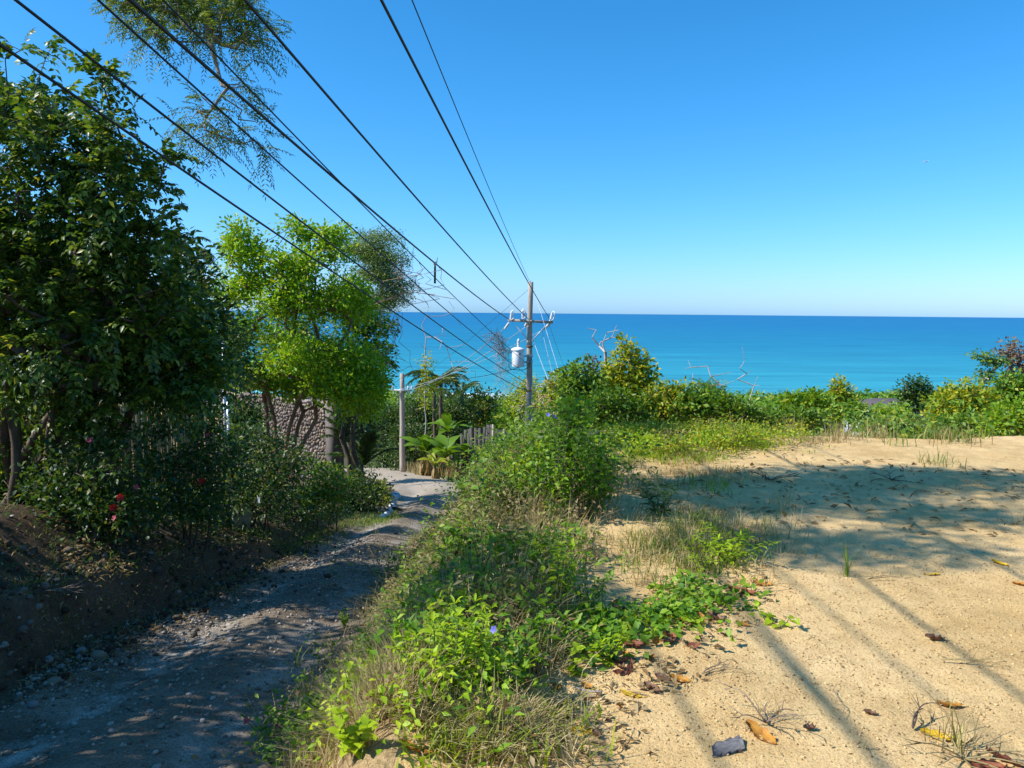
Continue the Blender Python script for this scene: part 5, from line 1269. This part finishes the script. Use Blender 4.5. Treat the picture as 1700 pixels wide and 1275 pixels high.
scrub('undergrowth', 'dark leaves filling the hedge base left of the road', clump(poly_sample([(40, 890), (60, 850), (300, 850), (480, 855), (560, 850), (470, 880), (280, 878)], 700), 1.0), 16, .07, 'leaf_dark', .55, .5, .15)
scrub('undergrowth', 'green slope cover between the lot and the woods', np.column_stack([(q := np.column_stack([rng.uniform(-1, 30, 5200), rng.uniform(11.2, 30, 5200)])), H(q[:, 0], q[:, 1])]), 16, .11, 'leaf_mid', .7, .5, .3, LEAF2)
scrub('undergrowth', 'tangled green growth around the foot of the tall pole', np.column_stack([(q := np.column_stack([rng.uniform(.2, 3.8, 1200), rng.uniform(13, 31, 1200)])), H(q[:, 0], q[:, 1])]), 16, .11, 'leaf_weed', .7, .5, .3, LEAF2)

# grass tufts standing alone
def tuft(label, px, py, h, n, mat, w=.004, rad=.03, bend=.5, lean=None, name='grass_tuft'):
    b = g1(px, py); P = tufts(np.zeros((1, 3)), n, rad)
    V, T = blades(P, h, w, bend, lean, 4)
    o = thing(name, label, 'grass tuft', b); link('blade', mesh_np(name, V, T, M[mat]), o, kind='stuff'); return o
tuft('lone green grass sprout in the shadow tip on the sand', 1405, 962, .24, 8, 'grass_green', .004, .012, .35)
tuft('dry grass tuft in the tree shadow right of the weeds', 1305, 850, .30, 22, 'straw', .003, .05, .7)
tuft('dark grass tuft on the far side of the tree shadow', 1550, 770, .18, 60, 'grass_green', .005, .16, .7)
tuft('low lime grass patch between the shadows', 1180, 810, .14, 60, 'grass_lime', .006, .16, 1.0)
tuft('dry pale grass tuft at the right end of the lot edge', 1580, 735, .30, 60, 'straw', .006, .25, .7)
tuft('wiry dry grass seedling left of the wire shadow', 1270, 1200, .22, 12, 'straw', .002, .03, .9)
tuft('dry grass tuft with green blades at the lower right', 1580, 1245, .24, 26, 'straw', .0025, .05, .7)
tuft('small green blades in the lower right dry tuft', 1587, 1240, .18, 6, 'grass_green', .0035, .01, .3)
tuft('two green blades standing on bare sand', 1433, 1250, .07, 2, 'grass_green', .003, .008, .3)
tuft('tall thin seed grass in the shaded strip', 865, 1010, .42, 6, 'straw', .0025, .02, .4)
tuft('tall seed grass at the sunny right of the shadow edge', 1155, 920, .35, 26, 'straw', .003, .05, .4)
tuft('dry brush tuft at the right border of the shadow', 1690, 868, .12, 30, 'straw', .003, .08, 1.0)
scrub('undergrowth', 'yellowing leafy weeds along the far lot', clump(poly_sample([(1010, 765), (1020, 728), (1130, 724), (1330, 726), (1250, 750), (1120, 765)], 420), 2.6), 14, .05, 'leaf_yellow', .26, .5, .10)
# bushy herbs of the strip and the verge, one mesh of leaves each
bush('tall full leafy green shrub below and right of the tall pole', 945, 865, 6.3, [(935, 720, 6.4, 45, 45, .3), (960, 770, 6.2, 55, 45, .32), (920, 800, 6.1, 45, 35, .3), (985, 800, 6.2, 35, 40, .25), (950, 690, 6.5, 26, 24, .2), (900, 760, 6.4, 30, 30, .22), (1000, 750, 6.4, 22, 20, .15)], 190, 12, .055, 'leaf_weed', name='leafy_shrub', wid=.6)
bush('lower leafy shrub spilling over the verge towards the road bend', 850, 830, 7.2, [(850, 785, 7.4, 32, 18, .3), (830, 800, 7.2, 28, 16, .25), (885, 775, 7.5, 22, 20, .25), (870, 800, 7.0, 30, 20, .22)], 110, 12, .06, 'leaf_lime', name='leafy_shrub', wid=.6)
protos_w = []
for q in range(6):
    P = [np.array((rng.normal() * .03, rng.normal() * .03, 0)) for _ in range(5)]
    mb = MB(); lv = Leaves()
    for A in herb_axes(None, 6, .30, .16):
        mb.tube(A, np.linspace(.0035, .0012, len(A)), 4, False)
        k = 16; t = rng.uniform(.15, 1, k); pos = np.stack([np.interp(t * (len(A) - 1), np.arange(len(A)), A[:, c]) for c in range(3)], -1)
        D = rdir(k, .15); D[:, 2] *= .7
        lv.add(pos, D, np.array((0, 0, 1.)) + .35 * rng.normal(size=(k, 3)), .062 * rng.uniform(.5, 1.2, k), .030 * rng.uniform(.6, 1.2, k), LEAF8)
    protos_w.append((mb.mesh('herb_stem', M['stem']), [lv.mesh('herb_leaves', M[m_]) for m_ in ('leaf_weed', 'leaf_lime', 'leaf_mid')]))
for q, p in enumerate(clump(poly_sample(STRIP, 100), 1.3)[:62]):
    k = (1 if p[0] < .2 and p[1] < 4.2 else 0) if q % 4 else 2
    o = thing('weed_plant', ('small dull green weed', 'small lime green weed', 'small mid green weed')[k] + ' standing in the tangled roadside strip', 'plant', p, ('dull green', 'lime green', 'mid green')[k] + ' weeds of the roadside strip', rng.uniform(0, 6.28))
    o.scale = (rng.uniform(.7, 1.35),) * 3
    link('stem', protos_w[q % 6][0], o); link('leaves', protos_w[q % 6][1][k], o, kind='stuff')
# seed heads over the strip
mb_ = Leaves(); q = poly_sample(STRIP, 260); hh_ = rng.uniform(.22, .5, 260); top = q + np.column_stack([rng.normal(size=(260, 2)) * .05, hh_])
kk = 14; tt_ = np.tile(np.linspace(0, .09, kk), 260)
mb_.add(np.repeat(top, kk, 0) + np.column_stack([rng.normal(size=(260 * kk, 2)) * .004 + np.repeat(rng.normal(size=(260, 2)), kk, 0) * tt_[:, None] * .6, tt_]), rdir(260 * kk, .8), rdir(260 * kk), .016, .004, LEAF2)
V, T = blades(q, hh_, .0022, .15)
tag(link('seed_heads', mesh_np('seed_heads', np.concatenate([V] + mb_.V), np.concatenate([T] + [t_ + len(V) for t_ in mb_.T]), M['straw'])), 'fluffy straw seed heads above the weed strip', 'grass', None, 'stuff')

# ------------------------------------------------------------------ fallen leaves on the sand
def dead_leaf_mesh(name, cols, curl, ln=.13, w=.07):
    k = 10; Vv = []; q = []
    for i in range(k + 1):
        t = i / k; ww = w * math.sin(math.pi * (t * .96 + .02)) ** .75 * .5
        for j in range(-2, 3):
            s = j / 2; a = curl * s * 1.3
            Vv.append((ww * math.sin(a) / (curl * 1.3) * (1 + .1 * math.sin(i * 2.3 + j)) if curl > .05 else ww * s, t * ln, ww * (1 - math.cos(a)) * 1.2 + curl * .20 * ln * (2 * t - 1) ** 2 + .004 * math.sin(i * 1.9 + j * 2.2)))
    for i in range(k):
        for j in range(4): a = i * 5 + j; q.append((a, a + 1, a + 6, a + 5))
    V0 = np.array(Vv) - np.array((0, ln / 2, 0)); n0 = len(V0)
    V0 = V0 + rng.normal(size=V0.shape) * np.array((.0016, .0016, .0022)) * (.5 + curl)
    m = MB(); m.add(V0, None, q); m.tube([(0, -ln * .72, .012), (0, -ln * .5, .006), (0, ln * .45, .004 + curl * .2 * ln)], [.0022, .0022, .001], 4)
    return m.mesh(name, cols, True)
def leafskin(name, a, b, c):
    m, nt, out = newmat(name)
    f = noise(nt, 40, 5, .65); base = ramp(nt, f, [(.3, a), (.5, b), (.72, c)])
    p = N(nt, 'ShaderNodeBsdfPrincipled', Roughness=.6); p.inputs['Specular IOR Level'].default_value = .3
    nt.links.new(base, p.inputs['Base Color']); nt.links.new(bump(nt, f, .4, .004), p.inputs['Normal']); nt.links.new(p.outputs[0], out.inputs[0]); return m
DM = {}
for k, (a, b, c) in {'yellow': ((.42, .24, .01), (.60, .37, .012), (.66, .44, .03)), 'orange': ((.22, .08, .015), (.42, .18, .025), (.52, .27, .04)), 'brown': ((.08, .04, .025), (.16, .08, .045), (.25, .14, .08)), 'red': ((.10, .028, .015), (.22, .065, .03), (.33, .12, .05))}.items():
    M['dead_' + k] = leafskin('dead_leaf_' + k, a, b, c)
    DM[k] = [dead_leaf_mesh('dead_leaf', M['dead_' + k], cu) for cu in (.3, .65, 1.0)]
def fallen(label, px, py, col, curl, s, rz, tilt=0, group=None):
    p = g1(px, py); p[2] += .003
    o = link('fallen_leaf', DM[col][curl], None, p, (rng.normal() * .12 + tilt, rng.normal() * .15, rz), s)
    return tag(o, label, 'leaf', group)
fallen('flat yellow leaf lying on the sand near the bottom edge', 963, 1216, 'yellow', 0, .95, 1.3)
fallen('brown stub of leaf touching the flat yellow leaf', 990, 1222, 'brown', 2, .5, .4)
fallen('yellow leaf with orange end in the middle of the sand', 1047, 1157, 'yellow', 0, .75, 1.2)
fallen('dark brown curled leaf right of the yellow and orange leaf', 1082, 1150, 'brown', 1, .8, .5)
fallen('large orange curled leaf beside the grey bark piece', 1262, 1228, 'orange', 1, 1.1, .6, .25)
fallen('orange leaf standing on edge near the weeds', 1166, 1038, 'orange', 1, .9, .2, .5)
fallen('orange leaf lying left of the standing orange leaf', 1122, 1034, 'orange', 1, .9, 1.1)
fallen('reddish brown curled leaf right of the standing orange leaf', 1188, 1036, 'brown', 2, .9, .7)
fallen('big dark red curled leaf at the shadow edge', 1233, 985, 'red', 1, 1.4, 1.0)
fallen('orange brown leaf right of the big dark red leaf', 1266, 975, 'orange', 1, .9, 1.3)
fallen('small orange leaf far right on the sand', 1659, 941, 'yellow', 1, .75, .9, .2)
fallen('thin yellow leaf in the open sand before the shadow', 1546, 954, 'yellow', 0, .75, 1.5)
fallen('orange leaf at the right border of the picture', 1697, 976, 'orange', 1, .8, .9)
fallen('brown curled leaf on the wire shadow', 1551, 1066, 'brown', 2, .75, 1.4)
fallen('yellow curled leaf in the lower right grass tuft', 1556, 1224, 'yellow', 1, .95, 1.2)
fallen('brown leaf hung on the lower right dry stems', 1577, 1168, 'orange', 1, .8, 1.4)
fallen('red brown leaf at the bottom right corner', 1672, 1262, 'red', 1, 1.1, 1.0, .2)
fallen('second red brown leaf at the bottom right corner', 1640, 1275, 'red', 1, 1.0, 1.5)
fallen('orange leaf among straw at the bottom centre', 690, 1262, 'orange', 0, 1.1, 1.3, .25)
fallen('yellow leaf at the foot of the straw grass', 694, 1228, 'yellow', 0, .8, 1.5)
fallen('brown leaf beside the small bright sand weed', 1025, 1105, 'brown', 1, 1.0, .3)
fallen('red leaf behind the small bright sand weed', 1055, 1078, 'red', 1, .9, 1.2)
fallen('rust leaf right of the small bright sand weed', 1040, 1092, 'orange', 1, .7, .2)
fallen('pinkish brown leaf at the edge of the creeping leaves', 1112, 1066, 'red', 2, .8, .6)
fallen('orange leaf between twigs in the middle of the sand', 1128, 1133, 'orange', 1, .75, 1.3)
fallen('small orange leaf below the weeds on the sand', 975, 1143, 'orange', 1, .55, .7)
fallen('brown leaf pair end at the weed shadow', 920, 1144, 'orange', 2, .65, 1.0)
fallen('dark brown leaf near the yellow leaf at the bottom', 932, 1192, 'brown', 2, .85, .3)
fallen('dark curled leaf scrap in the open sand', 1343, 1222, 'brown', 2, .5, 1.9)
fallen('orange brown leaf flat on sand by the first wire shadow', 1232, 1040, 'orange', 1, .6, 1.4)
fallen('grey brown leaf scrap under the first wire shadow start', 1206, 1060, 'brown', 1, .5, 1.2)
fallen('brown leaf at the right side of the first shadow', 1445, 1185, 'brown', 2, .45, 1.2)
# drifts of small dead leaves along the edge of the weeds
q_ = clump(poly_sample([(880, 1160), (900, 1070), (1000, 1010), (1130, 990), (1160, 1050), (1060, 1120), (960, 1180)], 110), 1.6)
for q, p in enumerate(q_[:56]):
    col = ('brown', 'red', 'orange')[q % 3]
    o = link('fallen_leaf', DM[col][(q // 3) % 3], None, p + (0, 0, .004), (rng.normal() * .35, rng.normal() * .35, rng.uniform(0, 6.28)), rng.uniform(.35, .8))
    tag(o, {'brown': 'small brown leaf', 'red': 'small reddish leaf', 'orange': 'small rusty orange leaf'}[col] + ' in the drift along the edge of the weeds', 'leaf', col + ' leaves drifted along the weed edge')
# little scraps that nobody would count
lv = Leaves(); q = poly_sample([(880, 1275), (960, 1150), (1100, 1060), (1250, 990), (1300, 860), (1200, 780), (1690, 760), (1700, 1275)], 1500)
lv.add(q + (0, 0, .006), rdir(1500, 0) * np.array((1, 1, .25)), np.array((0, 0, 1.)) + .3 * rng.normal(size=(1500, 3)), rng.uniform(.006, .03, 1500), rng.uniform(.002, .010, 1500), LEAF2)
q = clump(poly_sample([(860, 1275), (900, 1120), (1010, 1040), (1240, 960), (1300, 880), (1250, 1000), (1150, 1100), (1000, 1275)], 700), 1.5)
lv.add(q + (0, 0, .01), rdir(len(q), 0) * np.array((1, 1, .25)), np.array((0, 0, 1.)) + .5 * rng.normal(size=(len(q), 3)), rng.uniform(.02, .07, len(q)), rng.uniform(.006, .03, len(q)), LEAF4)
q = poly_sample([(1080, 775), (1290, 755), (1700, 780), (1700, 900), (1350, 880), (1100, 840)], 420)
lv.add(q + (0, 0, .01), rdir(len(q), .1) * np.array((1, 1, .3)), np.array((0, 0, 1.)) + .5 * rng.normal(size=(len(q), 3)), rng.uniform(.03, .13, len(q)), rng.uniform(.01, .05, len(q)), LEAF4)
tag(link('leaf_litter', lv.mesh('leaf_litter', M['leaf_dry'])), 'tiny dry scraps and bits of leaf strewn over the sand', 'litter', None, 'stuff')
# clods, roots and stones of the cut bank
scrub('undergrowth', 'dead straw and rootlets hanging on the cut bank', poly_sample([(0, 1180), (0, 900), (250, 890), (430, 900), (470, 940), (300, 1030), (100, 1130)], 420), 7, .09, 'leaf_dry', .02, .12, .12)
# crumbs of soil on the sand
def rock_mesh(name, mat, seed, n=2, flat=.7):
    r = np.random.default_rng(seed); V = ico.copy() * np.array((1, 1, flat)); V *= r.uniform(.72, 1.18, (12, 1))
    return mesh_np(name, V, icf, mat)
M['rock'] = solid('rock', [(.3, (.20, .18, .16)), (.7, (.42, .40, .37))], 7, .9, .15, .5, .03)
M['rock_warm'] = solid('rock_warm', [(.3, (.22, .16, .11)), (.7, (.42, .32, .23))], 7, .9, .15, .5, .03)
def pebbles(name, label, P, smin, smax, mat, cat):
    n = len(P); s = smin * (smax / smin) ** (rng.random(n) ** 2.2)
    j = rng.uniform(.7, 1.2, (n, 12, 1)); sc = rng.uniform(.6, 1.3, (n, 1, 3)) * np.array((1, 1, .7))
    V = ico[None] * j * sc * s[:, None, None] + (P + np.column_stack([np.zeros((n, 2)), s * .32]))[:, None]
    T = (np.array(icf)[None] + (np.arange(n) * 12)[:, None, None]).reshape(-1, 3)
    return tag(link(name, mesh_np(name, V.reshape(-1, 3), T, mat)), label, cat, None, 'stuff')
M['gravel'] = leafmat('gravel', [(0, (.17, .135, .10)), (.5, (.36, .30, .235)), (1, (.56, .50, .42))], 0, .95, .1)
M['clod'] = leafmat('clod', [(0, (.06, .042, .026)), (.6, (.12, .088, .058)), (.9, (.2, .16, .12)), (1, (.34, .30, .25))], 0, .95, .1)
M['crumb'] = leafmat('crumb', [(0, (.26, .175, .085)), (.5, (.44, .31, .145)), (1, (.58, .42, .20))], 0, .95, .1)
pebbles('gravel', 'loose gravel and broken stones on the dirt road', np.concatenate([poly_sample([(0, 1275), (0, 1140), (150, 1080), (430, 950), (580, 880), (650, 900), (560, 1030), (400, 1275)], 6500), clump(poly_sample([(0, 1200), (0, 1130), (150, 1075), (330, 1000), (480, 930), (520, 950), (330, 1040), (100, 1170)], 3500), 1.2)]), .004, .026, M['gravel'], 'gravel')
pebbles('crumbs', 'small crumbs of soil on the sand', np.concatenate([poly_sample([(870, 1275), (880, 1150), (1000, 1080), (1250, 1000), (1400, 900), (1700, 900), (1700, 1275)], 9000), clump(poly_sample([(870, 1275), (870, 1130), (960, 1090), (1050, 1140), (1000, 1275)], 2500), 2.0)]), .002, .0075, M['crumb'], 'soil crumbs')
# stones one can point at
def stone(label, px, py, r, mat='rock', seed=1, flat=.75, rz=0.):
    p = g1(px, py); p[2] += r * .25
    me = rock_mesh('stone', M[mat], seed, 2, flat); o = link('stone', me, None, p, (0, 0, rz), r)
    sb = o.modifiers.new('round', 'SUBSURF'); sb.levels = 1; sb.render_levels = 1
    return tag(o, label, 'stone')
pebbles('clods', 'clods and small stones sticking out of the cut bank', poly_sample([(0, 1180), (0, 930), (260, 890), (430, 900), (560, 885), (430, 960), (280, 1040), (100, 1130)], 1500), .012, .06, M['clod'], 'clods')
stone('rounded brown stone at the foot of the bank', 162, 1092, .085, 'rock_warm', 1)
stone('pale angular stone left of the rounded brown stone', 134, 1085, .07, 'rock', 2)
stone('small pale stone at the left end of the stones', 80, 1100, .06, 'rock', 3, .9)
stone('small grey stone beside the pale stones', 100, 1112, .05, 'rock', 4)
stone('flat tan slab stone at the edge of sunlit gravel', 88, 1136, .085, 'rock_warm', 5, .4)
stone('round pale pebble lying in the sunlit road streak', 558, 957, .05, 'rock', 6)
stone('pale stone in the middle of the stony rut', 382, 1072, .05, 'rock', 7)
stone('dark stone on the road crown', 318, 1124, .04, 'rock_warm', 8)
stone('grey stone half sunk in the road at the lower left', 55, 1172, .05, 'rock', 9)
stone('small stone above the slab at the foot of the bank', 166, 1070, .04, 'rock_warm', 10, .6)
# white painted stones edging the bend
M['white_stone'] = solid('white_stone', [(.3, (.62, .65, .70)), (.7, (.80, .82, .85))], 6, .7, .2, .3)
for q, (x, y, s_, lab) in enumerate(((637, 853, .13, 'nearest white stone of the row edging the road bend'), (642, 849, .12, 'second white stone from the near end of the edging row'), (646, 844, .15, 'third white stone of the row under the orange bush'),
        (650, 838, .17, 'large white stone in the middle of the edging row'), (652, 831, .18, 'white stone beside the dark log at the bend'), (655, 825, .17, 'white stone before the last of the edging row'), (660, 822, .18, 'farthest white stone of the edging row'), (653, 819, .15, 'white stone set behind the farthest of the row'))):
    p = g1(x, y + 4); p[2] += s_ * .35
    o = link('edging_stone', rock_mesh('edging_stone', M['white_stone'], 40 + q, 2, .9), None, p, (0, 0, q), s_); sb = o.modifiers.new('round', 'SUBSURF'); sb.levels = 1; sb.render_levels = 1
    tag(o, lab, 'stone', 'white stones edging the road bend')
p = g1(662, 846); mb = MB(); mb.tube([(-.2, .12, .05), (0, 0, .06), (.2, -.12, .05)], .055, 8); o = mb.build('log', M['bark'], None, True); o.location = p; tag(o, 'short dark log lying beside the white stones', 'log')

# bark piece, sticks and roots
p = g1(1208, 1246); M['grey_bark'] = solid('grey_bark', [(.3, (.085, .08, .08)), (.7, (.22, .21, .205))], 30, .85, .2, .6, .01, stretch=(.4, 2.5, 1))
k, l_ = 7, 4; Vv = []
for i in range(k + 1):
    for j in range(l_ + 1):
        t = i / k - .5; s = j / l_ - .5; e = .006 * math.sin(i * 2.7 + j * 4.1)
        Vv.append((t * .145 + (e * 2 if j in (0, l_) else 0) + .012 * s * 4, s * (.075 - .02 * (i == 0)) + (e if i in (0, k) else 0), (.008 - .022 * s * s) + e * 1.1 + (.006 if j == 2 else 0)))
top = np.array(Vv); bot = top - (0, 0, .007); i = np.arange(k)[:, None] * (l_ + 1); j = np.arange(l_)[None]; q = np.stack([i + j, i + l_ + 1 + j, i + l_ + 2 + j, i + j + 1], -1).reshape(-1, 4)
rim = [r * (l_ + 1) for r in range(k + 1)] + [k * (l_ + 1) + c for c in range(1, l_ + 1)] + [r * (l_ + 1) + l_ for r in range(k - 1, -1, -1)] + [c for c in range(l_ - 1, 0, -1)]
n0 = len(top); side = [(rim[a], rim[(a + 1) % len(rim)], rim[(a + 1) % len(rim)] + n0, rim[a] + n0) for a in range(len(rim))]
o = link('bark_piece', mesh_np('bark_piece', np.concatenate([top, bot]), None, M['grey_bark'], False, np.concatenate([q, q[:, ::-1] + n0, side])), None, p + (0, 0, .004), (0, 0, R(24))); tag(o, 'flat grey piece of bark lying on the sand', 'bark')
def twigs(label, px, py, n, ln, r, mat='twig', up=.2, name='dry_twig', cat='twig', rz=0., arc=6.283, forks=2):
    b = g1(px, py); mb = MB()
    for q in range(n):
        a = rz + arc * (q + rng.random() * .6) / n; l1 = ln * rng.uniform(.5, 1.0); u = rng.uniform(up * .2, up)
        P_ = [np.array((math.cos(a + .15 * math.sin(t * 4 + q)) * l1 * t, math.sin(a + .15 * math.sin(t * 4 + q)) * l1 * t, .012 + l1 * u * math.sin(t * 2.2))) for t in np.linspace(0, 1, 7)]
        mb.tube(P_, np.linspace(r, r * .4, 7), 5)
        for f in range(forks):
            s = P_[rng.integers(2, 6)]; a2 = a + rng.choice((-1, 1)) * rng.uniform(.4, .9)
            mb.tube([s + np.array((math.cos(a2) * l1 * .35 * t, math.sin(a2) * l1 * .35 * t, l1 * .12 * t)) for t in np.linspace(0, 1, 4)], np.linspace(r * .6, r * .25, 4), 4)
    o = mb.build(name, M[mat], None, True); o.location = b; return tag(o, label, cat)
twigs('forked dry twig standing beside the large orange leaf', 1272, 1206, 6, .20, .0035, up=.5)
twigs('dry branch scraps lying at the bottom right corner', 1600, 1262, 9, .26, .004, 'straw', .2)
twigs('thin black twig on sand under the sprout', 1440, 968, 2, .35, .0022, 'bark', .06, rz=0, arc=.4)
twigs('short dry twig in the middle of the sand', 1165, 1130, 3, .20, .003, 'twig', .12, rz=.2, arc=.8)
twigs('pale stick beside the middle yellow leaf', 1000, 1155, 1, .16, .006, 'dead_wood', .03, forks=0)
twigs('long dry stems crossing the second wire shadow', 1560, 1098, 4, .45, .0022, 'straw', .04, rz=-.2, arc=.3)
twigs('dry twig before the lower right tuft', 1515, 1215, 3, .22, .004, 'bark', .35, rz=.7, arc=.5)
twigs('thin bent twig left of the lower right tuft', 1395, 1165, 2, .22, .002, 'twig', .1)
twigs('dead twig in the tree shadow left side', 1280, 800, 5, .35, .006, 'bark', .2)
twigs('dead twig in the tree shadow middle', 1480, 800, 5, .3, .006, 'bark', .2)
twigs('pale exposed roots on the shaded bank', 70, 992, 4, .42, .009, 'twig', .10, 'root', 'root', -.4, 1.2)
twigs('bent pale root on the shaded bank', 118, 1000, 2, .28, .007, 'twig', .4, 'root', 'root', -.7, .6, 0)
twigs('pale broken branch lying on the bank lip', 465, 945, 3, .35, .012, 'dead_wood', .2, 'branch', 'branch', .3, 1.0)
twigs('dark stick stuck in the bank face', 260, 955, 2, .28, .012, 'bark', .4, 'branch', 'branch', -1.2, .5)
twigs('thin white stem under the hedge beside the road', 470, 850, 1, .5, .008, 'dead_wood', 1.6, 'branch', 'branch', 1.2, .2, 0)

# the bird gliding over the sea
bp = at(1537, 268.5, 70); brd = thing('bird', 'tiny white bird gliding in the clear sky', 'bird', bp, None, R(20))
M['feather'] = solid('feather', [(.3, (.70, .72, .73)), (.7, (.82, .83, .84))], 5, .7, .2, 0)
mb = MB(); mb.tube([(-.17, 0, 0), (-.13, 0, .008), (-.03, 0, .01), (.08, 0, .012), (.13, 0, .025), (.17, 0, .02), (.20, 0, .014)], [.008, .025, .045, .042, .028, .022, .004], 8); mb.build('body', M['feather'], brd, True)
for s in (-1, 1):
    V = np.array([(.06, 0, .03), (-.05, 0, .03), (.07, s * .2, .075), (-.03, s * .2, .07), (.02, s * .42, .04), (-.03, s * .40, .04)]); V2 = V - (0, 0, .01)
    link('wing', mesh_np('wing', np.concatenate([V, V2]), [(2, 4, 5), (2, 5, 3), (8, 11, 10), (8, 9, 11)], M['feather'], False, [(0, 2, 3, 1), (6, 7, 9, 8), (0, 6, 8, 2), (1, 3, 9, 7), (2, 8, 10, 4), (3, 5, 11, 9)]), brd)
V = np.array([(-.13, -.015, .005), (-.13, .015, .005), (-.25, .05, 0), (-.25, -.05, 0)]); link('tail', mesh_np('tail', np.concatenate([V, V + (0, 0, .008)]), None, M['feather'], False, [(0, 1, 2, 3), (7, 6, 5, 4), (0, 4, 5, 1), (1, 5, 6, 2), (2, 6, 7, 3), (3, 7, 4, 0)]), brd)
